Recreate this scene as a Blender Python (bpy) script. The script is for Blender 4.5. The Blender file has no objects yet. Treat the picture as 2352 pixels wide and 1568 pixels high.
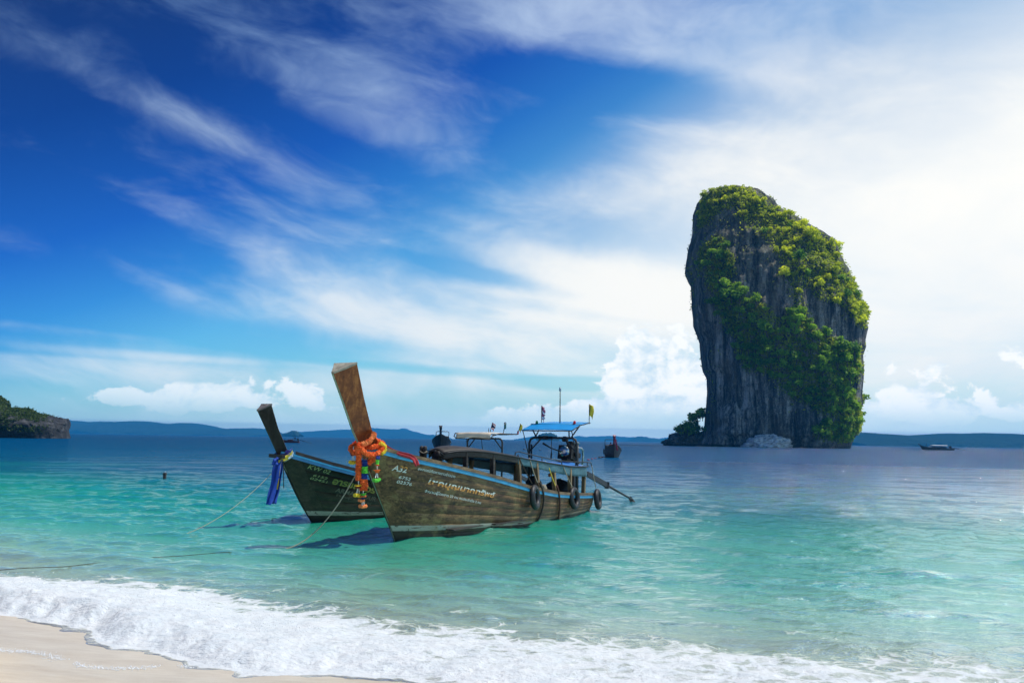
import bpy, math, random
import numpy as np
from math import sin, cos, tan, atan, atan2, radians, pi, sqrt, hypot
from mathutils import Vector, Matrix, Quaternion
S = bpy.context.scene
COL = S.collection
random.seed(7)
RNG = np.random.default_rng(11)

# ------------------------------------------------------------------ camera
F = 796.44; EYE = 2.5
TH = atan(98 / 796.4); PH = atan(0.0153)
_r = np.array([1, 0, 0.]); FW = np.array([0, cos(TH), sin(TH)]); _u = np.array([0, -sin(TH), cos(TH)])
RT = cos(PH) * _r + sin(PH) * _u; UP = -sin(PH) * _r + cos(PH) * _u
C0 = np.array([0, 0, EYE])
cam_d = bpy.data.cameras.new('camera'); cam = bpy.data.objects.new('camera', cam_d); COL.objects.link(cam)
cam_d.sensor_width = 36.0; cam_d.lens = 36 * F / 1024; cam_d.clip_start = 0.1; cam_d.clip_end = 90000
cam.matrix_world = Matrix(((RT[0], UP[0], -FW[0], 0), (RT[1], UP[1], -FW[1], 0), (RT[2], UP[2], -FW[2], EYE), (0, 0, 0, 1)))
S.camera = cam

def ray(px, py): return FW + RT * (px - 512) / F - UP * (py - 341) / F
def atz(px, py, z=0.):
    d = ray(px, py); return C0 + d * ((z - EYE) / d[2])
def aty(px, py, y):
    d = ray(px, py); return C0 + d * (y / d[1])
def P2(x, y): return x * 1024 / 2352, y * 1024 / 2352      # from the 2352 px view of the photograph
def ae(x, y):                                              # azimuth, elevation of a point of that view
    d = ray(*P2(x, y)); d = d / np.linalg.norm(d)
    return atan2(d[0], d[1]), math.asin(d[2])

# ------------------------------------------------------------------ render settings
S.view_settings.view_transform = 'Standard'; S.view_settings.look = 'None'
S.view_settings.exposure = 0.0; S.view_settings.gamma = 1.0; S.view_settings.use_curve_mapping = False
S.render.engine = 'CYCLES'
S.cycles.max_bounces = 6; S.cycles.diffuse_bounces = 3; S.cycles.glossy_bounces = 3
S.cycles.transparent_max_bounces = 12; S.cycles.volume_bounces = 0
S.cycles.use_denoising = True

# ------------------------------------------------------------------ node helpers
class X:
    """a socket that can be used in arithmetic"""
    def __init__(s, nt, sock): s.nt = nt; s.s = sock
    def _m(s, op, *o, clamp=False):
        n = s.nt.nodes.new('ShaderNodeMath'); n.operation = op; n.use_clamp = clamp
        for i, v in enumerate((s,) + o):
            if isinstance(v, X): s.nt.links.new(v.s, n.inputs[i])
            else: n.inputs[i].default_value = v
        return X(s.nt, n.outputs[0])
    def __add__(s, o): return s._m('ADD', o)
    __radd__ = __add__
    def __mul__(s, o): return s._m('MULTIPLY', o)
    __rmul__ = __mul__
    def __sub__(s, o): return s._m('SUBTRACT', o)
    def __rsub__(s, o): return (s * -1.0) + o
    def __truediv__(s, o): return s._m('DIVIDE', o)
    def __pow__(s, o): return s._m('POWER', o)
    def mx(s, o): return s._m('MAXIMUM', o)
    def mn(s, o): return s._m('MINIMUM', o)
    def clamp(s): return s._m('ADD', 0.0, clamp=True)
    def fn(s, op, *o): return s._m(op, *o)
    def sstep(s, a, b):
        n = s.nt.nodes.new('ShaderNodeMapRange'); n.interpolation_type = 'SMOOTHSTEP'
        s.nt.links.new(s.s, n.inputs[0]); n.inputs[1].default_value = a; n.inputs[2].default_value = b
        return X(s.nt, n.outputs[0])
    def lin(s, a, b, c=0., d=1.):
        n = s.nt.nodes.new('ShaderNodeMapRange')
        s.nt.links.new(s.s, n.inputs[0]); n.inputs[1].default_value = a; n.inputs[2].default_value = b
        n.inputs[3].default_value = c; n.inputs[4].default_value = d
        return X(s.nt, n.outputs[0])

def setin(nt, sock, v):
    if isinstance(v, X): nt.links.new(v.s, sock)
    elif isinstance(v, bpy.types.NodeSocket): nt.links.new(v, sock)
    else:
        if hasattr(sock.default_value, '__len__') and len(sock.default_value) == 4 and len(v) == 3: v = (*v, 1)
        sock.default_value = v
def comb(nt, x, y, z=0.0):
    n = nt.nodes.new('ShaderNodeCombineXYZ')
    for i, v in enumerate((x, y, z)): setin(nt, n.inputs[i], v)
    return n.outputs[0]
def noise(nt, vec, scale=1.0, detail=4.0, rough=0.55, dist=0.0, lac=2.0, dim='3D', typ='FBM'):
    n = nt.nodes.new('ShaderNodeTexNoise'); n.noise_dimensions = dim; n.noise_type = typ
    if vec is not None: nt.links.new(vec, n.inputs['Vector'])
    n.inputs['Scale'].default_value = scale; n.inputs['Detail'].default_value = detail
    n.inputs['Roughness'].default_value = rough; n.inputs['Distortion'].default_value = dist; n.inputs['Lacunarity'].default_value = lac
    return X(nt, n.outputs['Fac'])
def mixc(nt, f, a, b, mode='MIX'):
    n = nt.nodes.new('ShaderNodeMix'); n.data_type = 'RGBA'; n.blend_type = mode
    setin(nt, n.inputs[0], f); setin(nt, n.inputs[6], a); setin(nt, n.inputs[7], b)
    return n.outputs[2]
def ramp(nt, f, stops, interp='LINEAR'):
    n = nt.nodes.new('ShaderNodeValToRGB'); n.color_ramp.interpolation = interp
    cr = n.color_ramp
    while len(cr.elements) < len(stops): cr.elements.new(0.5)
    for e, (p, c) in zip(cr.elements, stops):
        e.position = p; e.color = (*c, 1) if len(c) == 3 else c
    setin(nt, n.inputs[0], f)
    return n.outputs[0]
def mapping(nt, vec, scale=(1, 1, 1), rot=(0, 0, 0), loc=(0, 0, 0)):
    n = nt.nodes.new('ShaderNodeMapping'); nt.links.new(vec, n.inputs[0])
    n.inputs['Scale'].default_value = scale; n.inputs['Rotation'].default_value = rot; n.inputs['Location'].default_value = loc
    return n.outputs[0]

# ------------------------------------------------------------------ sun and sky
SUN_AZ, SUN_EL = radians(90), radians(66)     # clockwise from the view axis, to the right and ahead
SD = Vector((sin(SUN_AZ) * cos(SUN_EL), cos(SUN_AZ) * cos(SUN_EL), sin(SUN_EL)))
sl = bpy.data.lights.new('sun', 'SUN'); sl.energy = 4.2; sl.angle = radians(0.5); sl.color = (1.0, 0.955, 0.87)
so = bpy.data.objects.new('sun', sl); COL.objects.link(so)
so.rotation_euler = SD.to_track_quat('Z', 'Y').to_euler(); so.location = (60, 40, 90)

W = bpy.data.worlds.new('World'); S.world = W; W.use_nodes = True
nt = W.node_tree; nt.nodes.clear()
wo = nt.nodes.new('ShaderNodeOutputWorld'); bg = nt.nodes.new('ShaderNodeBackground'); nt.links.new(bg.outputs[0], wo.inputs[0])
bg.inputs[1].default_value = 0.1
sky = nt.nodes.new('ShaderNodeTexSky'); sky.sky_type = 'NISHITA'; sky.sun_disc = False
sky.sun_elevation = SUN_EL; sky.sun_rotation = SUN_AZ; sky.altitude = 0; sky.air_density = 1.0; sky.dust_density = 1.0; sky.ozone_density = 2.0
tc = nt.nodes.new('ShaderNodeTexCoord')
nrm = nt.nodes.new('ShaderNodeVectorMath'); nrm.operation = 'NORMALIZE'; nt.links.new(tc.outputs['Generated'], nrm.inputs[0])
sp = nt.nodes.new('ShaderNodeSeparateXYZ'); nt.links.new(nrm.outputs[0], sp.inputs[0])
dx, dy, dz = (X(nt, o) for o in sp.outputs)
AZ = dx.fn('ARCTAN2', dy); EL = dz.fn('ARCSINE')
# clear air: the Nishita sky, deepened as the photograph's (polarised, very saturated) blue
hlen = (dx * dx + dy * dy).fn('SQRT').mx(0.02)
RX_ = dx / hlen                                 # how far to the right, -1 .. 1, all round the horizon
sarg = (RX_ - EL * 1.9).lin(-1.5, -0.3)
# clear air: the Nishita sky, deepened to the photograph's polarised blue away from the sun
gain = ramp(nt, sarg, [(0.02, (.085, .21, .50)), (.28, (.06, .27, .76)), (.50, (.085, .44, 1.15)), (.63, (.17, .72, 1.35)), (.76, (.40, 1.10, 1.5)), (.95, (.62, 1.28, 1.5))])
clear = mixc(nt, 1.0, sky.outputs[0], gain, 'MULTIPLY')

def patch(x, y, rx, ry, ang=0.):
    """soft elliptical mask fixed to a direction of the sky"""
    a, e = ae(x, y)
    sx = rx * 1024 / 2352 / F; sy = ry * 1024 / 2352 / F; t = radians(ang)
    u = AZ - a; v = (EL - e) * -1.0
    p = (u * cos(t) + v * sin(t)) * (1 / sx); q = (v * cos(t) - u * sin(t)) * (1 / sy)
    return (p * p + q * q).lin(0, 2.6, 1, 0) ** 1.6
# warped coordinates for the high, thin cloud
wv = comb(nt, AZ * 3.0, EL * 7.0, 0.3)
w1 = noise(nt, wv, 1.0, 3, 0.5) - 0.5; w2 = noise(nt, comb(nt, AZ * 3.0, EL * 7.0, 7.3), 1.0, 3, 0.5) - 0.5
t = radians(9)
A2 = AZ + w1 * 0.16; E2 = EL + w2 * 0.13
u_ = A2 * cos(t) - E2 * sin(t); v_ = A2 * sin(t) + E2 * cos(t)
streak = noise(nt, comb(nt, u_ * 3.8, v_ * 14.0, 1.7), 1.0, 5, 0.58)
fine = noise(nt, comb(nt, u_ * 13.0, v_ * 30.0, 4.7), 1.0, 4, 0.62)
soft = noise(nt, comb(nt, A2 * 5.0, E2 * 8.0, 2.2), 1.0, 4, 0.6)
base = (EL * -2.7 + 0.52) + (RX_ * 0.80)
base = base.mx(-0.02).mn(0.56)
pats = [  # x, y, rx, ry, angle, weight
    (650, 705, 640, 60, 12, .66), (1150, 690, 430, 110, 4, .68), (1420, 640, 330, 70, 17, .55), (1500, 740, 300, 110, 0, .35),
    (640, 600, 320, 40, 20, .42), (330, 650, 230, 26, 14, .22), (200, 752, 300, 15, 0, .30), (250, 845, 420, 28, 2, .28),
    (560, 60, 420, 120, 10, .14), (80, 60, 300, 260, 0, -.06), (300, 200, 420, 46, 16, .14), (560, 330, 460, 40, 18, .14), (980, 210, 260, 190, 35, .30), (1480, 60, 560, 110, 8, .62), (1950, 180, 620, 250, 6, .45),
    (1360, 440, 260, 60, -12, .34), (1700, 330, 420, 110, -8, .35), (2250, 560, 650, 260, -8, .5), (2250, 60, 330, 160, -20, -.45), (2200, 760, 400, 90, 0, -.12), (2100, 230, 500, 60, -14, .18), (1750, 60, 300, 60, 10, -.15),
    (1500, 210, 360, 48, 12, -.75), (1200, 300, 260, 90, 20, -.30), (880, 800, 260, 24, 8, -.30), (1010, 610, 150, 26, 8, -.34),
    (250, 880, 620, 70, 0, .40), (150, 530, 360, 90, 12, -.40), (900, 860, 600, 40, 2, .30), (1330, 880, 150, 14, 1, -.9), (1540, 850, 250, 120, 0, -.55), (120, 730, 260, 14, 2, -.3), (560, 790, 420, 16, 6, -.35), (60, 800, 200, 10, 0, -.3), (300, 812, 260, 8, 1, .4), (1000, 850, 260, 9, 3, -.4), (1150, 640, 200, 16, 12, -.4), (1350, 720, 240, 14, 8, -.35), (700, 300, 500, 90, 22, -.10), (120, 640, 260, 60, 0, -.20), (1500, 560, 300, 40, 8, -.25),
    (830, 250, 560, 50, 24, .16), (620, 480, 420, 40, 16, .12), (700, 400, 500, 20, 18, .10), (950, 450, 420, 18, 20, .12), (300, 240, 420, 30, 12, .10)]
dens = base
for (x, y, rx, ry, a, w) in pats: dens = dens + patch(x, y, rx, ry, a) * w
dens = dens + (streak - 0.5) * 0.75 + (fine - 0.5) * 0.70 + (soft - 0.5) * 1.05
cir = dens.sstep(-0.08, 1.28)
lit = patch(2420, 400, 900, 330, -14)
ccol = mixc(nt, (cir * 0.9 + lit).clamp(), (5.6, 7.4, 9.0), (8.4, 8.9, 9.2))
ccol = mixc(nt, (lit * 1.25).clamp(), ccol, (10.6, 10.4, 9.7))
# greyer veil high on the right
veil = (EL.sstep(0.22, 0.50) * (1.0 - lit)).clamp()
ccol = mixc(nt, veil * 0.85, ccol, mixc(nt, AZ.sstep(-0.5, 0.25), (1.9, 3.9, 7.4), (4.9, 6.3, 8.5)))
ccol = mixc(nt, (patch(2300, 790, 560, 330, 0) * (1.15 - soft)).clamp(), ccol, (5.4, 6.7, 8.6))
c1 = mixc(nt, cir * 0.92, clear, ccol)
c1 = mixc(nt, lit * 0.8, c1, (10.9, 10.7, 10.0))
# cumulus low over the sea
def cum(off):
    a = AZ + off[0]; e = EL + off[1]
    q = comb(nt, a * 24.0, e * 30.0, 3.1)
    n1 = noise(nt, q, 1.0, 5, 0.60, 0.25)
    n2 = noise(nt, comb(nt, a * 7.0, e * 9.0, 8.8), 1.0, 1, 0.5)
    return n1 + (n2 - 0.5) * 0.8
tower = patch(1520, 845, 120, 105, 20) * 1.3 + patch(1540, 900, 160, 60, 0) * .6 + patch(1500, 958, 340, 34, 0) * .9
leftc = patch(640, 905, 120, 36, 0) * .66 + patch(400, 915, 130, 30, 0) * .58 + patch(520, 930, 420, 26, 0) * .25 + patch(240, 915, 60, 18, 0) * .4 + patch(860, 935, 120, 22, 0) * .5
rightc = patch(2190, 945, 260, 40, 0) * .85 + patch(2240, 830, 180, 50, 0) * .45 + patch(1200, 960, 300, 18, 0) * .3
# elsewhere round the horizon, the same kind of cloud
ring = (EL.lin(0.055, 0.095, 1, 0) * EL.lin(0.01, 0.03, 0, 1)) * (AZ.fn('ABSOLUTE')).sstep(0.62, 0.9) * 0.55
cm = tower + leftc + rightc + ring
k0 = cum((0, 0)); k1 = cum((-0.008, -0.010))
cd = (cm.mn(1.2) * 0.66 + k0 * 1.5 - 1.13) * 0.7
ca = cd.sstep(0.0, 0.085) * cm.sstep(0.05, 0.3) * EL.sstep(0.012, 0.05)
relief = ((k0 - k1) * 3.6 + 0.78).clamp()
body = cd.sstep(0.02, 0.34)
cc = mixc(nt, relief * 0.8 + 0.1, (5.4, 7.5, 9.0), (10.4, 10.6, 10.6))
c2 = mixc(nt, ca * AZ.lin(-0.45, 0.05, 0.62, 0.95), c1, cc)
# bright, milky air right above the sea
c3 = mixc(nt, EL.sstep(0.075, -0.005) * (RX_.lin(-0.6, 0.0, 0.45, 0.85)), c2, (5.0, 7.6, 9.6))
# the band behind the sea haze is brighter than what reaches us through it
Eb = (((EL.mx(0.017)) ** -1.0) * 0.021).fn('EXPONENT')
c4 = mixc(nt, 1.0, c3, comb(nt, Eb, Eb, Eb), 'MULTIPLY')
c5 = mixc(nt, 1.0, c4, comb(nt, (Eb - 1.0) * .45, (Eb - 1.0) * 2.3, (Eb - 1.0) * 4.6), 'SUBTRACT')
c6 = mixc(nt, EL.sstep(-0.004, -0.012), c5, (.4, 1.3, 2.2))      # the sea goes on below the horizon
nt.links.new(c6, bg.inputs[0])
W.cycles.sampling_method = 'MANUAL'; W.cycles.sample_map_resolution = 512

# ------------------------------------------------------------------ object helpers
def tag(o, label=None, cat=None, group=None, kind=None):
    if label: o['label'] = label
    if cat: o['category'] = cat
    if group: o['group'] = group
    if kind: o['kind'] = kind
    return o
def empty(name, loc=(0, 0, 0), rot=(0, 0, 0)):
    o = bpy.data.objects.new(name, None); COL.objects.link(o); o.location = loc; o.rotation_euler = rot
    o.empty_display_size = 0.3
    return o
def link(name, me, mat=None, parent=None, smooth=False):
    o = bpy.data.objects.new(name, me); COL.objects.link(o)
    if mat is not None and not me.materials: me.materials.append(mat)
    if parent is not None: o.parent = parent
    if smooth: me.polygons.foreach_set('use_smooth', np.ones(len(me.polygons), bool))
    return o
class MB:
    """collects simple solids; build() links them as one mesh"""
    def __init__(s): s.v = []; s.f = []
    def add(s, v, f):
        n = len(s.v); s.v += [tuple(map(float, p)) for p in v]; s.f += [tuple(i + n for i in q) for q in f]; return s
    def box(s, c, d, M=None, taper=1.0):
        x, y, z = (k / 2 for k in d)
        v = [Vector((a * x * (taper if e > 0 else 1), b * y * (taper if e > 0 else 1), e * z)) for e in (-1, 1) for a, b in ((-1, -1), (1, -1), (1, 1), (-1, 1))]
        if M is not None: v = [M @ p for p in v]
        v = [p + Vector(c) for p in v]
        return s.add(v, [(3, 2, 1, 0), (4, 5, 6, 7), (0, 1, 5, 4), (1, 2, 6, 5), (2, 3, 7, 6), (3, 0, 4, 7)])
    def bar(s, a, b, w, h=None, up=(0, 0, 1)):
        a, b = Vector(a), Vector(b); h = h or w; d = (b - a).normalized(); u = Vector(up)
        if abs(d.dot(u)) > .98: u = Vector((1, 0, 0))
        x = d.cross(u).normalized() * w / 2; y = x.cross(d).normalized() * h / 2
        v = [p + q for p in (a, b) for q in (-x - y, x - y, x + y, -x + y)]
        return s.add(v, [(0, 1, 2, 3), (7, 6, 5, 4), (0, 4, 5, 1), (1, 5, 6, 2), (2, 6, 7, 3), (3, 7, 4, 0)])
    def tube(s, pts, r, n=8, closed=False):
        pts = [Vector(p) for p in pts]; m = len(pts); R = r if hasattr(r, '__len__') else [r] * m
        n0 = None; vs = []
        for i, p in enumerate(pts):
            if closed: d = (pts[(i + 1) % m] - pts[i - 1])
            else: d = pts[min(i + 1, m - 1)] - pts[max(i - 1, 0)]
            d.normalize()
            if n0 is None: n0 = d.orthogonal().normalized()
            n0 = (n0 - d * n0.dot(d)); n0 = n0.normalized() if n0.length > 1e-6 else d.orthogonal().normalized()
            b = d.cross(n0)
            vs += [p + (n0 * cos(2 * pi * k / n) + b * sin(2 * pi * k / n)) * R[i] for k in range(n)]
        f = []
        for i in range(m if closed else m - 1):
            j = (i + 1) % m
            f += [(i * n + k, i * n + (k + 1) % n, j * n + (k + 1) % n, j * n + k) for k in range(n)]
        if not closed: f += [tuple(range(n - 1, -1, -1)), tuple((m - 1) * n + k for k in range(n))]
        return s.add(vs, f)
    def lathe(s, prof, n=12, c=(0, 0, 0), M=None):
        vs = [Vector((r * cos(2 * pi * k / n), r * sin(2 * pi * k / n), z)) for r, z in prof for k in range(n)]
        if M is not None: vs = [M @ p for p in vs]
        vs = [p + Vector(c) for p in vs]; m = len(prof)
        f = [(i * n + k, i * n + (k + 1) % n, (i + 1) * n + (k + 1) % n, (i + 1) * n + k) for i in range(m - 1) for k in range(n)]
        f += [tuple(range(n - 1, -1, -1)), tuple((m - 1) * n + k for k in range(n))]
        return s.add(vs, f)
    def mesh(s, name):
        me = bpy.data.meshes.new(name); me.from_pydata(s.v, [], s.f); me.update(); return me
    def build(s, name, mat=None, parent=None, smooth=False, bevel=0.0):
        o = link(name, s.mesh(name), mat, parent, smooth)
        if bevel:
            b = o.modifiers.new('bevel', 'BEVEL'); b.width = bevel; b.segments = 2; b.limit_method = 'ANGLE'
        return o
def npmesh(name, V, Fq):
    V = np.ascontiguousarray(V, np.float32); Fq = np.ascontiguousarray(Fq, np.int32); k = Fq.shape[1]
    me = bpy.data.meshes.new(name); me.vertices.add(len(V)); me.vertices.foreach_set('co', V.ravel())
    me.loops.add(Fq.size); me.loops.foreach_set('vertex_index', Fq.ravel())
    me.polygons.add(len(Fq)); me.polygons.foreach_set('loop_start', np.arange(0, Fq.size, k, dtype=np.int32))
    me.polygons.foreach_set('loop_total', np.full(len(Fq), k, np.int32)); me.update(calc_edges=True)
    return me
def gridfaces(m, n, wrap=False):
    i = np.arange(m - 1)[:, None]; j = np.arange(n if wrap else n - 1)[None, :]; j2 = (j + 1) % n
    return np.stack([i * n + j, i * n + j2, (i + 1) * n + j2, (i + 1) * n + j], -1).reshape(-1, 4)
def attr(me, name, a):
    at = me.attributes.new(name, 'FLOAT', 'POINT'); at.data.foreach_set('value', np.ascontiguousarray(a, np.float32).ravel())
def copy_tree(o, parent=None):
    c = o.copy(); COL.objects.link(c); c.parent = parent
    for ch in list(o.children): copy_tree(ch, c)
    return c
# gradient noise in numpy
_perm = RNG.permutation(512).astype(np.int64); _g = RNG.normal(size=(512, 3)); _g /= np.linalg.norm(_g, axis=1)[:, None]
def pn(x, y, z=0.0, seed=0):
    x, y, z = np.broadcast_arrays(np.asarray(x, float), y, z)
    xi, yi, zi = (np.floor(k).astype(np.int64) for k in (x, y, z)); xf, yf, zf = x - xi, y - yi, z - zi
    q = lambda t: t * t * t * (t * (t * 6 - 15) + 10); u, v, w = q(xf), q(yf), q(zf); r = 0
    for a in (0, 1):
        for b in (0, 1):
            for c in (0, 1):
                h = _g[_perm[(_perm[(_perm[(xi + a + seed * 17) & 511] + yi + b) & 511] + zi + c) & 511]]
                r = r + (h[..., 0] * (xf - a) + h[..., 1] * (yf - b) + h[..., 2] * (zf - c)) * (u if a else 1 - u) * (v if b else 1 - v) * (w if c else 1 - w)
    return r * 1.5
def fbm(x, y, z=0.0, oct=4, seed=0, rough=0.5, ridge=False):
    a, s, t = 1.0, 0.0, 0.0
    for k in range(oct):
        n = pn(x * 2 ** k, y * 2 ** k, np.asarray(z) * 2 ** k, seed + k)
        s = s + a * ((1 - 2 * np.abs(n)) if ridge else n); t += a; a *= rough
    return s / t
def sst(a, b, x):
    t = np.clip((x - a) / (b - a), 0, 1); return t * t * (3 - 2 * t)

def mat(name):
    m = bpy.data.materials.new(name); m.use_nodes = True; n = m.node_tree; n.nodes.clear()
    o = n.nodes.new('ShaderNodeOutputMaterial'); b = n.nodes.new('ShaderNodeBsdfPrincipled'); n.links.new(b.outputs[0], o.inputs[0])
    return m, n, b
def objco(n): return n.nodes.new('ShaderNodeTexCoord').outputs['Object']
def geo(n): return n.nodes.new('ShaderNodeNewGeometry').outputs['Position']
def bump(n, h, strength=0.3, dist=0.02, normal=None):
    b = n.nodes.new('ShaderNodeBump'); b.inputs['Strength'].default_value = strength; b.inputs['Distance'].default_value = dist
    setin(n, b.inputs['Height'], h)
    if normal is not None: n.links.new(normal, b.inputs['Normal'])
    return b.outputs[0]
def simple(name, col, rough=0.6, metal=0.0, var=0.25, scale=8.0, bmp=0.25, spec=0.4):
    """painted / worn surface: base colour broken up by two noises, with fine relief"""
    m, n, b = mat(name); c = objco(n)
    f = noise(n, c, scale, 6, 0.6); g = noise(n, c, scale * 6, 3, 0.6)
    dark = tuple(k * (1 - var) for k in col); lite = tuple(min(1, k * (1 + var * .8) + .01 * var) for k in col)
    setin(n, b.inputs['Base Color'], mixc(n, (f * 0.75 + g * 0.25).lin(.3, .7), dark, lite))
    b.inputs['Metallic'].default_value = metal; b.inputs['Specular IOR Level'].default_value = spec
    setin(n, b.inputs['Roughness'], (f * 0.3 + (rough - .15)).clamp())
    if bmp: n.links.new(bump(n, g, bmp, 0.01), b.inputs['Normal'])
    return m

# ------------------------------------------------------------------ shore
YS = np.array([(-400, 190), (-60, 38), (-20, 18.5), (-9, 12.4), (-6.8, 11.05), (-5.3, 10.2), (-4.5, 9.5), (-3.9, 9.2), (-3.4, 8.8), (-2.7, 8.5), (-2.06, 8.6), (-1, 8.42), (1, 7.75), (4, 6.9), (8, 6.0), (30, 2.0), (400, -60)])
YU = np.array([(-400, 196), (-60, 42), (-20, 20.5), (-8.3, 13.5), (-7, 13.5), (-4.9, 13.2), (-4, 12.4), (-1.5, 10.9), (.7, 10.5), (2.7, 10.0), (4.5, 9.5), (5.5, 9.3), (10, 8.5), (30, 5.0), (400, -57)])
def shore(x): return np.interp(x, YS[:, 0], YS[:, 1])
def foam_top(x): return np.interp(x, YU[:, 0], YU[:, 1])
def sand_z(x, y):
    d = (y - shore(x)) * 0.9
    z = np.where(d < 0, 0.055 - d * 0.092, 0.055 - d * 0.10)
    return np.clip(z, -7, 2.4)

# sand: one sheet, dry beach behind the camera, seabed in front
def axis(pts):
    out = []
    for a, b, st in pts: out += list(np.arange(a, b, st))
    return np.array(out)
gx = axis([(-30000, -400, 3700), (-400, -40, 30), (-40, -12, 1.0), (-12, 9, 0.07), (9, 40, 1.0), (40, 400, 30), (400, 30001, 3700)])
gy = axis([(-30000, -400, 3700), (-400, -20, 30), (-20, 5, 1.2), (5, 15.5, 0.06), (15.5, 60, 2.0), (60, 400, 30), (400, 30001, 3700)])
XX, YY = np.meshgrid(gx, gy); d = (YY - shore(XX))
ZZ = sand_z(XX, YY) + np.where(np.abs(XX) < 45, fbm(XX * .5, YY * .9, 0, 3) * 0.035 + fbm(XX * 2.2, YY * 5, 3, 3) * 0.008 * sst(0.5, -1.0, d), 0)
me = npmesh('beach', np.stack([XX, YY, ZZ], -1).reshape(-1, 3), gridfaces(len(gy), len(gx)))
attr(me, 'wet', (sst(-2.6, -0.9, d + fbm(XX * .6, YY * .6, 5, 3) * .8)).ravel())
m, n, b = mat('wet_sand'); pos = geo(n)
at = n.nodes.new('ShaderNodeAttribute'); at.attribute_name = 'wet'; wet = X(n, at.outputs['Fac'])
g1 = noise(n, mapping(n, pos, (1, 2.4, 1)), 1.1, 6, 0.6); g2 = noise(n, pos, 90, 3, 0.7); g3 = noise(n, mapping(n, pos, (3, 14, 3)), 1.0, 4, 0.6)
dry = mixc(n, g1.lin(.3, .7), (.58, .46, .32), (.72, .60, .44)); wt = mixc(n, (g1 * .5 + g3 * .5).lin(.35, .65), (.56, .47, .345), (.71, .63, .49))
c = mixc(n, wet, dry, wt); c = mixc(n, g2.lin(.35, .75, 0, .35), c, (.33, .27, .20))
setin(n, b.inputs['Base Color'], c); setin(n, b.inputs['Roughness'], 0.75 - wet * 0.38); b.inputs['Specular IOR Level'].default_value = 0.45
n.links.new(bump(n, g2 * 0.5 + g3 * .8, 0.35, 0.012), b.inputs['Normal'])
beach = link('beach', me, m, smooth=True); tag(beach, kind='structure')

# ------------------------------------------------------------------ sea
rows_px = np.concatenate([np.arange(395, 250, -1.2), np.arange(250, 12, -0.52), np.arange(12, 2.5, -0.22), np.array([2.4, 2.1, 1.8, 1.5, 1.2, .95, .75, .6, .45, .33, .24, .17, .12, .08, .055])])
rr = EYE * F / rows_px
ang = np.concatenate([np.linspace(-110, -38, 40)[:-1], np.linspace(-38, 38, 1180), np.linspace(38, 110, 40)[1:]]) * pi / 180
RR, AA = np.meshgrid(rr, ang, indexing='ij'); SX = RR * np.sin(AA); SY = RR * np.cos(AA)
drr = np.gradient(rr)[:, None] * np.ones_like(RR)
ds = SY - shore(SX)
SZ = np.zeros_like(SX)
wr = random.Random(5); sel = np.abs(SX) < 1e9
for k in range(46):
    lam = 0.55 * (13 / 0.55) ** (k / 45.0) * wr.uniform(.9, 1.1)
    a = radians(wr.gauss(196, 34)); kx, ky = sin(a) * 2 * pi / lam, cos(a) * 2 * pi / lam; ph = wr.uniform(0, 6.28)
    amp = 0.0115 * lam ** 0.55 * wr.uniform(.6, 1.25)
    if lam > 3.5: amp *= 0.45
    w = sst(2.2, 4.0, lam / drr) * sst(14, 5, lam / 1.0)
    if w.max() < 1e-3: continue
    wx = SX + 0.35 * np.sin(SY * .9 + k); arg = kx * wx + ky * SY + ph
    SZ += w * amp * (np.sin(arg) + 0.22 * np.sin(2 * arg + 1.3))
SZ *= (0.55 + 0.45 * sst(3, 26, ds)) * (1 + 0.5 * fbm(SX * .05, SY * .08, 3, 2))
calm = sst(0.0, 4.0, ds); SZ *= calm
# the wave that has just broken, running up the sand
wid = np.maximum(foam_top(SX) - shore(SX), 0.8)
edge = fbm(SX * .7, SY * .7, 1, 3) * 0.45 + fbm(SX * 2.6, SY * 2.6, 2, 3) * 0.22
d1 = ds + edge
hb = np.interp(SX, [-60, -10, -5, -2, 1, 5, 12, 60], [.34, .30, .25, .13, .07, .05, .05, .10])
u = d1 / wid; UF = u
prof = sst(0.0, 0.30, u) * (1 - sst(0.45, 1.18, u)) + 0.35 * sst(1.6, 1.05, u) * sst(0.8, 1.05, u)
near = sst(7, -1, ds) * (np.abs(AA) < 0.72)
lump = fbm(SX * 1.3, SY * 1.8, 4, 4, rough=.55) * .7 + fbm(SX * 3.1, SY * 3.8, 9, 4, rough=.6) * .35
cov = sst(0.0, 0.05, u) * (1 - sst(0.70, 1.35, u + lump * 0.7)) * (1 - .35 * sst(.1, .45, fbm(SX * .9, SY * 1.4, 17, 3)) * sst(-4, 0, SX))
SZ += near * (prof * hb * (1 + 0.35 * lump) + cov * (fbm(SX * 7, SY * 8, 2, 4, rough=.65) * .016 + fbm(SX * 2.4, SY * 3.1, 6, 3) * .035))
# thin sheet of water running out on the sand, then under it
sz = sand_z(SX, SY)
SZ = np.where(d1 > 0, np.maximum(SZ + 0.02, (sz + 0.015 * sst(0, .25, d1)) * sst(2.2, 0.6, d1)), sz + np.maximum(d1, -.3) * 0.5)
SZ = np.where(RR > 400, 0, SZ)
patchy = sst(0.10, .34, fbm(SX * 1.1, SY * 1.5, 13, 4) - 0.09 * np.maximum(ds - wid - .3, 0)) * sst(5.5, 1.0, ds - wid) * sst(-4.6, -2.2, SX)
cov = cov * np.interp(SX, [-4, 1, 6], [1, .84, .70])
foam = np.clip(np.maximum(cov, patchy * 0.42), 0, 1) * (np.abs(AA) < 0.72)
me = npmesh('sea', np.stack([SX, SY, SZ], -1).reshape(-1, 3), gridfaces(*SX.shape)[:, ::-1])
depth = np.clip(ds, 0, None) + fbm(SX * .03, SY * .05, 2, 3) * np.clip(ds, 0, 60) * .45
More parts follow.
